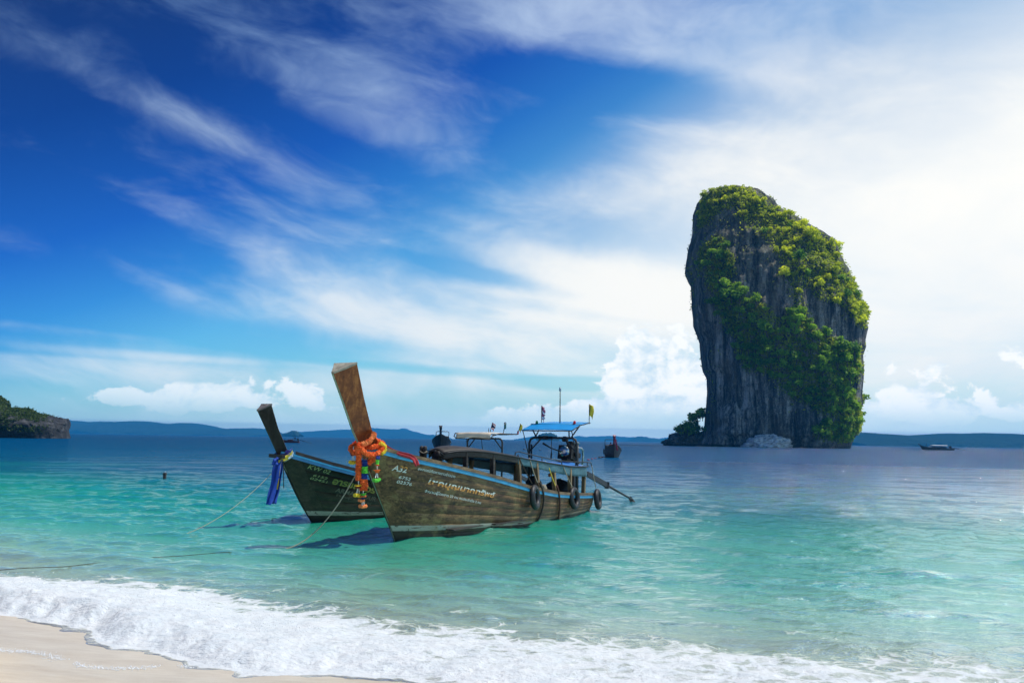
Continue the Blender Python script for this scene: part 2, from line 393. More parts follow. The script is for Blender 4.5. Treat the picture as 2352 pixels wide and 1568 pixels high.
attr(me, 'foam', foam.ravel()); attr(me, 'dep', depth.ravel()); attr(me, 'far', np.log10(np.maximum(RR, 1)).ravel())
me.polygons.foreach_set('use_smooth', np.ones(len(me.polygons), bool))
def ramp_f(nt, f, st): return X(nt, ramp(nt, f, [(p, (v, v, v)) for p, v in st]))
m, n, b = mat('sea_water'); pos = geo(n)
def A(nm):
    q = n.nodes.new('ShaderNodeAttribute'); q.attribute_name = nm; return X(n, q.outputs['Fac'])
dep, fo, lr = A('dep'), A('foam'), A('far')
big = noise(n, mapping(n, pos, (.02, .05, 1)), 1.0, 4, 0.55)
ld = (dep + 1.0).fn('LOGARITHM', 10.0) * (1 / 2.6) + (big - .5) * .05
wc = ramp(n, ld, [(0.0, (.66, .66, .50)), (0.22, (.56, .74, .50)), (.30, (.32, .72, .48)), (.37, (.09, .54, .35)), (.46, (.010, .36, .24)), (.54, (.002, .19, .20)), (.63, (.0005, .100, .19)), (.75, (.0003, .072, .17)), (1.0, (.0003, .055, .15))])
f1 = noise(n, mapping(n, pos, (1, 1.25, 1)), 3.0, 8, 0.68, .4); f2 = noise(n, mapping(n, pos, (1, 1.6, 1)), 14.0, 5, 0.7)
vo = n.nodes.new('ShaderNodeTexVoronoi'); vo.feature = 'DISTANCE_TO_EDGE'; vo.inputs['Scale'].default_value = 3.2; n.links.new(mapping(n, n.nodes.new('ShaderNodeNewGeometry').outputs[0], (1, 1.4, 1)), vo.inputs['Vector'])
wv_ = n.nodes.new('ShaderNodeVectorMath'); wv_.operation = 'ADD'; nc = n.nodes.new('ShaderNodeTexNoise'); nc.inputs['Scale'].default_value = 1.6; nc.inputs['Detail'].default_value = 4; n.links.new(pos, nc.inputs['Vector']); n.links.new(mapping(n, pos, (1, 1.4, 1)), wv_.inputs[0]); n.links.new(mapping(n, nc.outputs['Color'], (1.1, 1.1, 0)), wv_.inputs[1]); n.links.new(wv_.outputs[0], vo.inputs['Vector'])
lace = X(n, vo.outputs['Distance']).lin(0, .22, .5, -.35)
fm = (fo * 1.55 + (f1 - .5) * 1.3 + (f2 - .5) * .7 + lace * (1.0 - fo * .6) - 0.50).sstep(0.0, 0.75) * fo.sstep(.02, .25) * .94
col = mixc(n, fm, wc, mixc(n, f1.lin(.35, .65), (.74, .79, .82), (.86, .87, .87)))
col = mixc(n, ((1.0 - fm) * fo.sstep(.1, .9) * .55), col, (.55, .52, .42))
# ripples: fine close by, longer ones take over where the mesh is too coarse for them
r1 = noise(n, mapping(n, pos, (1, 2.2, 1), (0, 0, .2)), 2.6, 5, 0.62, .3)
r2 = noise(n, mapping(n, pos, (1, 2.2, 1), (0, 0, -.25)), 0.55, 6, 0.62, .2)
r3 = noise(n, mapping(n, pos, (1, 2.6, 1), (0, 0, .1)), 0.16, 6, 0.6)
h = r1 * (lr.lin(1.0, 2.1, .075, .06)) + r2 * lr.lin(1.35, 1.9, .10, .70) + r3 * lr.lin(1.9, 2.6, 0, 2.2) + fm * 0.03 * f2
bn = n.nodes.new('ShaderNodeBump'); bn.inputs['Strength'].default_value = 1.0; bn.inputs['Distance'].default_value = 1.0
setin(n, bn.inputs['Height'], h)
# where the ripples are smaller than a pixel a height map averages away, so their slopes are given directly
def slopes(sc_, det, ro):
    q = n.nodes.new('ShaderNodeTexNoise'); q.inputs['Scale'].default_value = 1.0; q.inputs['Detail'].default_value = det; q.inputs['Roughness'].default_value = ro; q.inputs['Lacunarity'].default_value = 2.3
    n.links.new(mapping(n, pos, sc_, (0, 0, .12)), q.inputs['Vector']); v = n.nodes.new('ShaderNodeSeparateXYZ'); n.links.new(q.outputs['Color'], v.inputs[0])
    return X(n, v.outputs[0]) - .5, X(n, v.outputs[1]) - .5
sx, sy = slopes((.045, .11, .1), 12, .80); kf = lr.lin(1.1, 1.85, .22, 1.0)
va = n.nodes.new('ShaderNodeVectorMath'); va.operation = 'ADD'; n.links.new(bn.outputs[0], va.inputs[0]); n.links.new(comb(n, sx * kf * .8, sy * kf * 1.5, 0.), va.inputs[1])
vn = n.nodes.new('ShaderNodeVectorMath'); vn.operation = 'NORMALIZE'; n.links.new(va.outputs[0], vn.inputs[0]); NRM = vn.outputs[0]
# body of the water: light scattered in it (diffuse) over what shows through from the bottom (transparent)
n.nodes.remove(b); out = [q for q in n.nodes if q.type == 'OUTPUT_MATERIAL'][0]
df = n.nodes.new('ShaderNodeBsdfDiffuse'); setin(n, df.inputs['Color'], col); n.links.new(bn.outputs[0], df.inputs['Normal'])
tp = n.nodes.new('ShaderNodeBsdfTransparent'); setin(n, tp.inputs['Color'], ramp(n, ld, [(0.0, (.97, 1, .97)), (.22, (.90, .99, .93)), (.33, (.60, .95, .86)), (.42, (.30, .90, .82)), (.55, (.10, .75, .75))]))
gl = n.nodes.new('ShaderNodeBsdfGlossy'); gl.inputs['Color'].default_value = (1, 1, 1, 1); setin(n, gl.inputs['Roughness'], lr.lin(1.0, 3.0, .04, .10)); n.links.new(NRM, gl.inputs['Normal'])
fr = n.nodes.new('ShaderNodeFresnel'); fr.inputs['IOR'].default_value = 1.33; n.links.new(NRM, fr.inputs['Normal'])
# wave slopes keep a rough sea from ever mirroring at full strength towards the horizon
ff = X(n, fr.outputs[0]).mn(.7) * lr.lin(1.1, 2.2, .86, .17) * (1.0 - fm * .9)
see = (ramp_f(n, ld, [(0.0, .60), (.25, .42), (.36, .28), (.50, .14), (.62, 0.0)])) * (1.0 - fm)
m1 = n.nodes.new('ShaderNodeMixShader'); setin(n, m1.inputs[0], see); n.links.new(df.outputs[0], m1.inputs[1]); n.links.new(tp.outputs[0], m1.inputs[2])
m2 = n.nodes.new('ShaderNodeMixShader'); setin(n, m2.inputs[0], ff); n.links.new(m1.outputs[0], m2.inputs[1]); n.links.new(gl.outputs[0], m2.inputs[2]); n.links.new(m2.outputs[0], out.inputs[0])
sea = link('sea', me, m); tag(sea, kind='structure')

# ------------------------------------------------------------------ the rock tower
RD = 520.0
RA = atan2(776 - 512, F); RDEP = np.array([sin(RA), cos(RA), 0]); RLAT = np.array([cos(RA), -sin(RA), 0]); RDIST = (RD + 34) / cos(RA)
def rockpt(x4, y4):                       # 4096 px view -> plane through the tower, square to the line of sight
    d = ray(x4 / 4, y4 / 4); p = C0 + d * (RDIST / (d @ RDEP)); return float(p @ RLAT), float(p[2])
def rw(l, z, dd=0.):                      # lateral, height, depth -> world
    q = RLAT * l + RDEP * (RDIST + dd); return float(q[0]), float(q[1]), z
LEFT = [(2850, 772), (2822, 796), (2792, 834), (2776, 880), (2774, 949), (2761, 1006), (2749, 1064), (2745, 1106), (2758, 1136), (2768, 1150), (2770, 1197), (2777, 1274), (2780, 1315), (2795, 1350), (2804, 1378), (2808, 1437), (2816, 1489), (2830, 1516), (2832, 1576), (2828, 1635), (2824, 1700), (2815, 1730), (2800, 1752), (2790, 1772), (2812, 1779), (2815, 1792)]
RIGHT = [(2960, 768), (3044, 775), (3056, 799), (3094, 820), (3113, 845), (3147, 868), (3186, 894), (3235, 918), (3295, 955), (3333, 980), (3350, 1014), (3362, 1052), (3392, 1098), (3408, 1159), (3436, 1228), (3456, 1274), (3463, 1319), (3453, 1366), (3455, 1392), (3447, 1421), (3451, 1508), (3443, 1580), (3447, 1620), (3436, 1650), (3434, 1700), (3424, 1734), (3410, 1754), (3398, 1789), (3398, 1795)]
lp = np.array([rockpt(*p) for p in LEFT]); rp = np.array([rockpt(*p) for p in RIGHT])
NZ, NA = 330, 460
ztop = lp[0, 1] - 4; zz = np.linspace(-3, ztop, NZ)
xl = np.interp(zz, lp[::-1, 1], lp[::-1, 0]); xr = np.interp(zz, rp[::-1, 1], rp[::-1, 0])
cx = (xl + xr) / 2; ax = (xr - xl) / 2; ax *= np.sqrt(np.clip((ztop - zz) / 3.0, 0.0004, 1))
th = np.linspace(0, 2 * pi, NA, endpoint=False)
ct, st_ = np.cos(th)[None], np.sin(th)[None]
se = lambda v, e: np.sign(v) * np.abs(v) ** e
byd = 50 * np.sqrt(np.clip((ztop + 8 - zz) / 90, .02, 1)) + 8
RX = cx[:, None] + ax[:, None] * se(ct, .88); RY = byd[:, None] * se(st_, .85) * np.ones_like(RX); RZ = zz[:, None] * np.ones_like(RX)
nx, ny = ct, st_
arc = th[None] * 52
fl = fbm(RX * .055, RY * .055, RZ * .011, 4, 3, .55, True) * 5.0
fl2 = fbm(RX * .17, RY * .17, RZ * .022, 5, 6, .6, True) * 2.6
lump3 = fbm(RX * .03, RY * .03, RZ * .035, 4, 8) * 7
ledge = fbm(RX * .02, RY * .02, RZ * .12, 4, 9) * 2.2
under = -8.0 * sst(10, 3, RZ) * (0.6 + fbm(arc * .06, RZ * .1, 2, 3)) * sst(-.2, .4, -ny)
dsp = fl + fl2 + lump3 + ledge + under
sil = np.abs(ct) ** 3                      # keep the outline where it is in the photograph
dsp = dsp * (1 - .9 * sil) 
RX = RX + dsp * nx; RY = RY + dsp * ny
LD = RY.copy(); LX = RX.copy(); RZ2 = RZ + fbm(RX * .1, RY * .1, 3, 3) * 2.0 * (RZ > ztop - 25)
V = np.stack([RLAT[0] * LX + RDEP[0] * (RDIST + LD), RLAT[1] * LX + RDEP[1] * (RDIST + LD), RZ2], -1)
me = npmesh('limestone_tower', V.reshape(-1, 3), gridfaces(NZ, NA, True))
m, n, b = mat('limestone'); pos = geo(n)
v1 = noise(n, mapping(n, pos, (.16, .16, .012)), 1.0, 8, .62, .3); v2 = noise(n, mapping(n, pos, (.6, .6, .06)), 1.0, 6, .65); v3 = noise(n, pos, .05, 4, .5); v4 = noise(n, pos, 1.2, 5, .7)
c = ramp(n, v1 * .42 + v2 * .36 + v4 * .22, [(.40, (.016, .018, .020)), (.47, (.075, .078, .078)), (.53, (.26, .24, .20)), (.60, (.62, .58, .50))])
c = mixc(n, v3.sstep(.48, .66) * .5, c, (.20, .15, .10))
zc = n.nodes.new('ShaderNodeSeparateXYZ'); n.links.new(pos, zc.inputs[0])
hz = X(n, zc.outputs[2])
c = mixc(n, (hz + (v3 - .5) * 60).sstep(70, 130) * v2.sstep(.4, .6) * .6, c, (.09, .11, .045))    # lichen and grass on the upper wall
c = mixc(n, (hz + v4 * 2).sstep(3.2, 1.6) * .85, c, (.018, .02, .02))                               # tide mark
setin(n, b.inputs['Base Color'], c); b.inputs['Roughness'].default_value = .9; b.inputs['Specular IOR Level'].default_value = .2
n.links.new(bump(n, v2 * 1.4 + v4 * .7, .9, 1.6), b.inputs['Normal'])
LIME = m
rock = link('limestone_tower', me, LIME, smooth=False)
tag(rock, 'tall dark limestone tower rising from the sea, overgrown on top and down its right side', 'rock island')

# foliage -----------------------------------------------------------
def leafmat(name, lo, hi, tr=.35):
    m, n, b = mat(name); pos = geo(n)
    oi = n.nodes.new('ShaderNodeObjectInfo'); rnd = X(n, oi.outputs['Random'])
    gi = n.nodes.new('ShaderNodeNewGeometry'); isl = X(n, gi.outputs['Random Per Island'])
    f = (noise(n, pos, .05, 3, .5) - .5) * .9 + isl * .55 + rnd * .4
    setin(n, b.inputs['Base Color'], ramp(n, f, [(.1, lo), (.95, hi)])); b.inputs['Roughness'].default_value = .55; b.inputs['Specular IOR Level'].default_value = .25
    t = n.nodes.new('ShaderNodeBsdfTranslucent'); setin(n, t.inputs[0], ramp(n, f, [(.1, tuple(k * 1.5 for k in lo)), (.95, tuple(k * 1.7 for k in hi))]))
    ms = n.nodes.new('ShaderNodeMixShader'); ms.inputs[0].default_value = tr
    n.links.new(b.outputs[0], ms.inputs[1]); n.links.new(t.outputs[0], ms.inputs[2])
    o = [q for q in n.nodes if q.type == 'OUTPUT_MATERIAL'][0]; n.links.new(ms.outputs[0], o.inputs[0])
    return m
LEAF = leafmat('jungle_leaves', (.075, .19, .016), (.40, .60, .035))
LEAF_HI = leafmat('sunlit_tone_leaves', (.27, .35, .012), (.80, .82, .035), .45)  # sunlit yellow put into the leaf colour of summit and slope trees
def leafcloud(P, size, rng, up=.55):
    """two crossed-corner quads per point, each a leaf spray"""
    k = len(P); nrm = rng.normal(size=(k, 3)); nrm[:, 2] = np.abs(nrm[:, 2]) + up; nrm /= np.linalg.norm(nrm, axis=1)[:, None]
    t = np.cross(nrm, rng.normal(size=(k, 3))); t /= np.linalg.norm(t, axis=1)[:, None]; bt = np.cross(nrm, t)
    s = (size * rng.uniform(.6, 1.3, k))[:, None]; l = s * rng.uniform(.9, 1.7, (k, 1))
    q = np.stack([P - t * l, P - bt * s * .55 + nrm * s * .12, P + t * l, P + bt * s * .55 + nrm * s * .12], 1)
    return q.reshape(-1, 3), np.arange(4 * k).reshape(-1, 4)
def crown(rng, R=3.6, n=230, flat=.75, size=.62):
    lobes = [(rng.uniform(-.55, .55) * R, rng.uniform(-.55, .55) * R, rng.uniform(.15, .9) * R * flat, R * rng.uniform(.38, .62)) for _ in range(6)]
    P = []
    for i in range(n):
        lx, ly, lz, lr_ = lobes[i % 6]; v = rng.normal(size=3); v /= np.linalg.norm(v); r_ = lr_ * rng.uniform(.55, 1.08)
        P.append((lx + v[0] * r_, ly + v[1] * r_, lz + v[2] * r_ * .75))
    return np.array(P)
rng = np.random.default_rng(3)
def treemesh(i, R=3.6, n=230, mt=None, size=.62):
    V, Fq = leafcloud(crown(rng, R, n, size=size), size, rng)
    tr = MB(); tr.tube([(0, 0, -R * .9), (R * .06, 0, -R * .2), (-R * .1, R * .05, R * .35)], [R * .07, R * .05, R * .02], 5)
    for a in (0.3, 2.3, 4.4): tr.tube([(0, 0, -R * .3), (cos(a) * R * .45, sin(a) * R * .45, R * .35)], [R * .04, R * .012], 4)
    me = bpy.data.meshes.new('tree_crown')
    v = [tuple(p) for p in V] + tr.v; f = [tuple(q) for q in Fq] + [tuple(k + len(V) for k in q) for q in tr.f]
    me.from_pydata(v, [], f); me.materials.append(mt); me.materials.append(BARK)
    me.polygons.foreach_set('material_index', np.array([0] * len(Fq) + [1] * len(tr.f), np.int32)); me.update(); return me
BARK = simple('bark', (.10, .08, .06), .9)
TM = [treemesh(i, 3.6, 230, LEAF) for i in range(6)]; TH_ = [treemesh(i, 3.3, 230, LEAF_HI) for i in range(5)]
def inside(x, y, poly):
    c = False; k = len(poly) - 1
    for i in range(len(poly)):
        (xi, yi), (xk, yk) = poly[i], poly[k]
        if (yi > y) != (yk > y) and x < (xk - xi) * (y - yi) / (yk - yi) + xi: c = not c
        k = i
    return c
def pj(P):
    v = P - C0; z = v @ FW
    return 512 + F * (v @ RT) / z, 341 - F * (v @ UP) / z
POLY = {  # 2352 px view
 'top': [(1604, 500), (1622, 452), (1665, 428), (1722, 436), (1758, 465), (1752, 500), (1700, 470), (1660, 480), (1630, 505), (1612, 525)],
 'slope': [(1742, 458), (1800, 495), (1862, 530), (1908, 560), (1928, 600), (1955, 650), (1990, 725), (1984, 755), (1945, 720), (1915, 690), (1880, 690), (1860, 655), (1835, 660), (1850, 720), (1835, 730), (1812, 650), (1795, 600), (1770, 560), (1715, 520), (1690, 490)],
 'band': [(1652, 660), (1700, 655), (1722, 690), (1760, 700), (1800, 735), (1822, 700), (1850, 715), (1868, 755), (1905, 770), (1935, 800), (1972, 800), (1972, 860), (1950, 890), (1972, 930), (1975, 985), (1950, 1000), (1925, 960), (1880, 950), (1850, 925), (1800, 900), (1770, 860), (1715, 845), (1688, 805), (1700, 780), (1665, 745), (1640, 700)],
 'left': [(1625, 655), (1622, 620), (1648, 560), (1665, 545), (1672, 575), (1690, 590), (1690, 620), (1660, 650), (1640, 672)],
 'leftb': [(1604, 590), (1618, 560), (1640, 540), (1650, 560), (1622, 600), (1606, 640)],
 'bush': [(1868, 1008), (1885, 980), (1915, 966), (1942, 975), (1950, 1010), (1930, 1018), (1900, 1005)]}
Vf = V.reshape(-1, 3); cand = np.where((LD.ravel() < 14 + 22 * (Vf[:, 2] > 95)) & (Vf[:, 2] > 4))[0]
pxs, pys = pj(Vf[cand]); pxs = pxs * 2352 / 1024; pys = pys * 2352 / 1024
keep = {k: [] for k in POLY}
order = rng.permutation(len(cand))
for k, pl in POLY.items():
    bx = [p[0] for p in pl]; by = [p[1] for p in pl]
    ids = order[(pxs[order] > min(bx)) & (pxs[order] < max(bx)) & (pys[order] > min(by)) & (pys[order] < max(by))]
    for i in ids:
        if inside(pxs[i] + rng.normal() * 5, pys[i] + rng.normal() * 5, pl): keep[k].append(cand[i])
quota = dict(top=60, slope=120, band=150, left=22, leftb=8, bush=14)
placed = []; LXr = LX.ravel(); grp = 'trees clinging to the limestone tower'
desc = dict(top='small sunlit tree clinging to the summit of the limestone tower', slope='yellow green tree on the upper right slope of the limestone tower',
            band='green tree in the dense growth across the front of the limestone tower', left='small tree on the left cliff wall of the limestone tower',
            leftb='small tree on the left cliff wall of the limestone tower', bush='low tree at the foot of the limestone tower above the water')
for k in POLY:
    cnt = 0
    for vi in keep[k]:
        p = Vf[vi]
        if any((p[0] - q[0]) ** 2 + (p[2] - q[2]) ** 2 < (2.6 if k != 'band' else 3.2) ** 2 for q in placed): continue
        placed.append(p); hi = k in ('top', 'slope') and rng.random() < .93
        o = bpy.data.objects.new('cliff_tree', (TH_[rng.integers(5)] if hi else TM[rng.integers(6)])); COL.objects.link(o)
        s = (rng.uniform(.5, 1.05) + (rng.random() < .22) * .55) * (0.75 if k in ('left', 'leftb') else .85 if k == 'top' else 1.1 if k in ('band', 'bush') else .95)
        c_, s_ = np.cos(th[vi % NA]), np.sin(th[vi % NA]); c_ = c_ * (.2 if abs(c_) > .8 else 1); nv = (RLAT * c_ + RDEP * (s_ - .9)) * 1.2 * s
        if p[2] > 140: s *= .8
        o.location = (p[0] + nv[0], p[1] + nv[1], p[2] + .5 * s); o.scale = (s, s, s * rng.uniform(.8, 1.15)); o.rotation_euler = (rng.uniform(-.25, .25), rng.uniform(-.25, .25), rng.uniform(0, 6.28))
        hx_ = ['left rim', 'left edge', 'left quarter', 'left of centre', 'centre', 'right of centre', 'right quarter', 'right edge', 'right rim'][int(min(max((LXr[vi] - LXr.min()) / (LXr.max() - LXr.min()) * 9, 0), 8.9))]; hv = int(p[2] / 172 * 100)
        szw = 'small' if s < .72 else 'large' if s > .98 else 'medium'
        tag(o, '%s %s tree at %d%% of the tower\'s height, at its %s' % (szw, 'yellow green' if hi else 'dark green', hv, hx_), 'tree', grp); cnt += 1
        if cnt >= quota[k]: break
# the growth between the trees, too dense to count
P = []
for k in POLY:
    ids = keep[k]; ids = rng.choice(ids, min(len(ids) * 3, dict(slope=17000, band=18000, top=7000).get(k, 2200)))
    nn = np.cos(th[ids % NA])[:, None] * RLAT + np.sin(th[ids % NA])[:, None] * RDEP + np.array([0, 0, .3])
    clump = (fbm(Vf[ids, 0] * .16, Vf[ids, 1] * .16, Vf[ids, 2] * .16, 3, 5) + .5)[:, None]
    P.append(Vf[ids] + nn * (rng.uniform(0, 1.6, (len(ids), 1)) * clump + .1) + rng.normal(size=(len(ids), 3)) * .5)
# thin scatter of scrub over all of the wall facing us
ids = rng.choice(cand, 5200); msk = fbm(Vf[ids, 0] * .05, Vf[ids, 1] * .05, Vf[ids, 2] * .035, 4, 12) > .17 - .25 * (Vf[ids, 2] > 95)
ids = ids[msk & (Vf[ids, 2] > 22)]; P.append(Vf[ids] + rng.normal(size=(len(ids), 3)) * .7)
V2, F2 = leafcloud(np.concatenate(P), .8, rng)
sc_ = link('scrub', npmesh('scrub', V2, F2), leafmat('scrub_leaves', (.09, .16, .014), (.50, .56, .03), .4)); tag(sc_, 'matted green scrub covering the ledges of the limestone tower', 'scrub', kind='stuff')

# rubble shelf with its own trees on the left foot of the tower, pale boulder at the waterline
def boulder(name, c, dims, seed, mt, nu=60, nv=34, rough=.35, vert=1.0, par=None):
    U, Vv = np.meshgrid(np.linspace(0, 2 * pi, nu, endpoint=False), np.linspace(-pi / 2 + .01, pi / 2 - .01, nv))
    x, y, z = np.cos(Vv) * np.cos(U), np.cos(Vv) * np.sin(U), np.sin(Vv)
    r_ = 1 + rough * (fbm(x * 1.6 + seed, y * 1.6, z * 1.6 * vert, 4, 2, .55, True) - .3) + rough * .3 * fbm(x * 6 + seed, y * 6, z * 6, 3, 3)
    me = npmesh(name, np.stack([x * r_ * dims[0], y * r_ * dims[1], z * r_ * dims[2]], -1).reshape(-1, 3), gridfaces(nv, nu, True))
    o = link(name, me, mt, par); o.location = c; return o
x0, _ = rockpt(2775, 1770)
bo = boulder('rock_shelf', rw(x0 + 2, 1, -4), (19, 18, 8), 1.3, LIME, 160, 90, .5)
tag(bo, 'low dark rock shelf with overhanging trees at the left foot of the limestone tower', 'rock shelf')
for i in range(34):
    o = bpy.data.objects.new('shelf_tree', TM[i % 6]); COL.objects.link(o); q = rng.uniform(0, 1)
    x, z = rockpt(2728 + 100 * q, 1742 - (18 + 82 * q) * rng.uniform(.0, 1.0)); s = rng.uniform(.7, 1.2)
    o.location = rw(x, z + 1, rng.uniform(-30, -12)); o.scale = (s, s, s); o.rotation_euler = (0, 0, rng.uniform(0, 6))
    tag(o, ('tree on the low shelf beside the tower, ' + ['nearest the open water', 'over the shelf\'s outer end', 'above the shelf\'s middle', 'close under the cliff', 'touching the cliff wall'][int(q * 4.99)] + (', upper row' if z > 14 else ', lower row')), 'tree', 'trees on the low shelf beside the tower')
m, n, b = mat('pale_limestone'); c = objco(n)
s1 = noise(n, mapping(n, c, (.5, .5, 2.2), (0, .55, 0)), .8, 7, .65, .4)
setin(n, b.inputs['Base Color'], ramp(n, s1, [(.36, (.10, .095, .09)), (.48, (.55, .53, .49)), (.62, (.86, .84, .80))])); b.inputs['Roughness'].default_value = .9
n.links.new(bump(n, s1, .8, .8), b.inputs['Normal']); PALE = m
x0, _ = rockpt(3070, 1780)
bo = boulder('pale_boulder', rw(x0 * .9, 0.6, -62), (13.5, 8, 6.3), 5.1, PALE, 120, 70, .42); bo.rotation_euler = (0, -.12, 0)
tag(bo, 'pale streaked boulder lying in the water at the foot of the limestone tower', 'boulder')

# ------------------------------------------------------------------ left headland
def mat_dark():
    m, n, b = mat('shade_toned_limestone'); pos = geo(n); v = noise(n, mapping(n, pos, (.25, .25, .5)), 1.0, 7, .65, .3)  # same limestone, with the shade of its unlit side put into the colour
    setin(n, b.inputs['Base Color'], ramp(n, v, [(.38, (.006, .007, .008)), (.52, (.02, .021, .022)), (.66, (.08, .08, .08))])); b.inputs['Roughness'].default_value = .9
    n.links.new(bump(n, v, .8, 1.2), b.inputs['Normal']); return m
HD = 330.0
prof = [(-170, 905), (-60, 880), (-8, 905), (4, 915), (8, 935), (30, 937), (60, 938), (80, 943), (95, 945), (110, 953), (125, 960), (135, 948), (150, 955), (160, 958)]
hp = [(0, 1604), (8, 1612), (14, 1630), (22, 1634), (45, 1630), (80, 1636), (115, 1641), (135, 1652), (160, 1660), (172, 1652), (185, 1660), (205, 1659), (218, 1668), (223, 1662), (232, 1667), (262, 1668), (272, 1670), (274, 1700), (268, 1725), (262, 1738)]
hx, hz_ = [], []
for x, y in [(-420, 1500), (-160, 1540), (-60, 1560)] + hp:
    p = aty(x / 4, y / 4, HD); hx.append(p[0]); hz_.append(p[2])
hx, hz_ = np.array(hx), np.array(hz_); xe = hx.max()
nu, nv = 420, 90
ux = np.linspace(hx[0], xe - .01, nu); top = np.interp(ux, hx[:-4], hz_[:-4])
TT = np.linspace(0, 1, nv)[:, None]; UX = np.ones((nv, 1)) * ux[None]
endr = np.sqrt(np.clip((xe - ux) / 14, 0, 1))[None]
# front wall up, over the top, and down behind
phi = TT * pi
HZ = -1.5 + (top[None] + 1.5) * np.sin(phi) ** .3
HY = HD + 2 + 32 - (10 + 26 * endr) * np.cos(phi) ** 3 * np.sign(1) * 1.0
dn = fbm(UX * .09, HY * .09, HZ * .2, 4, 3, .6, True) * 2.6 + fbm(UX * .3, HY * .3, HZ * .9, 4, 5) * 1.4 + fbm(UX * .02, HZ * .3, 4, 3) * 2
HY2 = HY - dn * np.cos(phi) - 3.0 * sst(3, .5, HZ) * -1
HX = UX - (HY - HD) * .56 + fbm(UX * .1, HZ * .5, 7, 3, 3) * 1.2 * (UX < xe - 3)
HZ = HZ + fbm(UX * .25, HY * .1, 1, 3, 4, .6, True) * .9 * sst(0, 4, HZ)
me = npmesh('headland', np.stack([HX, HY2, HZ], -1).reshape(-1, 3), gridfaces(nv, nu))
Vh = np.stack([HX, HY2, HZ], -1).reshape(-1, 3)
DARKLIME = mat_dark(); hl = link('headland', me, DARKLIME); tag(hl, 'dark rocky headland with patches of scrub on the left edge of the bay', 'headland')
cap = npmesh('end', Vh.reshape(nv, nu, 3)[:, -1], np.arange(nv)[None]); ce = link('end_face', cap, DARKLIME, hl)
ids = rng.integers(0, len(Vh), 60000); pxh, pyh = pj(Vh[ids]); pxh *= 4; pyh *= 4
ok = (pxh < 160 + rng.normal(size=len(ids)) * 22) & (fbm(Vh[ids, 0] * .12, Vh[ids, 2] * .25, 3, 3, 6) > -.12) & (Vh[ids, 2] > 2.5) | ((pxh < 30) & (Vh[ids, 2] > 3))
Vl, Fl = leafcloud(Vh[ids[ok]] + rng.normal(size=(ok.sum(), 3)) * .5, .5, rng)
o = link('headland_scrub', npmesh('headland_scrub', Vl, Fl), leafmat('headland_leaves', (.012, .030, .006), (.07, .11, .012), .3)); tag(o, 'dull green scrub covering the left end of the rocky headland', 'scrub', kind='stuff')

# ------------------------------------------------------------------ far hills
def hillmat(name, a, b_):
    m, n, b = mat(name); setin(n, b.inputs['Base Color'], mixc(n, noise(n, geo(n), .006, 6, .6), a, b_)); b.inputs['Roughness'].default_value = 1; b.inputs['Specular IOR Level'].default_value = 0
    n.links.new(bump(n, noise(n, geo(n), .02, 5, .6), 1.0, 30), b.inputs['Normal']); return m
HILL = hillmat('forested_hill', (.015, .03, .02), (.035, .055, .035))
def ridge(name, pts, D, depth, seed, nv=24, rough=1.0):
    px = np.array([p[0] for p in pts]); py = np.array([p[1] for p in pts])
    nu = int((px[-1] - px[0]) / 1.6); q = np.linspace(px[0], px[-1], nu)
    w = [aty(*P2(a, b), D) for a, b in zip(q, np.interp(q, px, py))]
    x = np.array([k[0] for k in w]); z = np.array([k[2] for k in w]); s = D / 8000
    z = z + fbm(x * .0045 / s, 0, seed, 6, rough=.62) * 38 * s * rough * sst(0, 40 * s, z)
    ph = np.linspace(0, pi, nv)[:, None]; XXh = np.ones((nv, 1)) * x
    ZZh = -5 + (np.maximum(z, 0)[None] + 5) * np.sin(ph) ** 1.0; YYh = D - depth * np.cos(ph) + fbm(XXh * .003 / s, ZZh * .01 / s, seed, 3) * 160 * s
    o = link(name, npmesh(name, np.stack([XXh, YYh, ZZh], -1).reshape(-1, 3), gridfaces(nv, nu)), HILL, smooth=True); return o
H1 = [(60, 990), (110, 972), (150, 966), (162, 963), (185, 966), (210, 975), (240, 972), (262, 968), (275, 973), (300, 969), (330, 966), (362, 972), (400, 974), (420, 972), (450, 973), (490, 982), (505, 985), (535, 986), (560, 983), (590, 984), (610, 991), (640, 998)]
H2 = [(690, 999), (705, 993), (740, 989), (790, 986), (820, 984), (850, 983), (880, 986), (910, 984), (940, 989), (965, 994), (1000, 998), (1020, 1003)]
H2b = [(800, 999), (830, 991), (862, 984), (890, 990), (930, 985), (955, 991), (985, 1001)]
H3 = [(1180, 1008), (1205, 1003), (1235, 1000), (1258, 1005), (1290, 1007), (1310, 1004), (1330, 1000), (1380, 1001), (1410, 1003), (1440, 1001), (1480, 1004), (1520, 1006), (1545, 1003), (1580, 1000), (1620, 1006), (1700, 1014)]
H4 = [(1440, 1015), (1452, 1006), (1462, 1001), (1480, 1001), (1490, 1004), (1500, 1006), (1512, 1008), (1520, 1011), (1530, 1007), (1540, 1007), (1546, 1014)]
H5 = [(1880, 1010), (1930, 995), (1968, 991), (2010, 996), (2060, 999), (2100, 1002), (2140, 997), (2180, 995), (2216, 996), (2250, 993), (2290, 996), (2352, 998), (2420, 1000), (2500, 1010), (2620, 1026)]
HS = [(648, 994), (655, 992), (664, 990), (674, 988), (684, 991), (690, 996), (694, 998)]
for k, (nm, pts, D, dep_) in enumerate([('hills', H1, 7200, 900), ('hills', H2, 10500, 1500), ('hills', H2b, 12000, 1000), ('hills', H3, 11800, 1300), ('hills', H4, 8200, 300), ('hills', H5, 4300, 600)]):
    tag(ridge(nm, pts, D, dep_, k * 3.3, rough=.5 if k == 5 else 1), kind='structure')
o = ridge('islet', HS, 4200, 60, 2.2); tag(o, 'small pointed islet on the horizon just right of the left prow', 'islet')
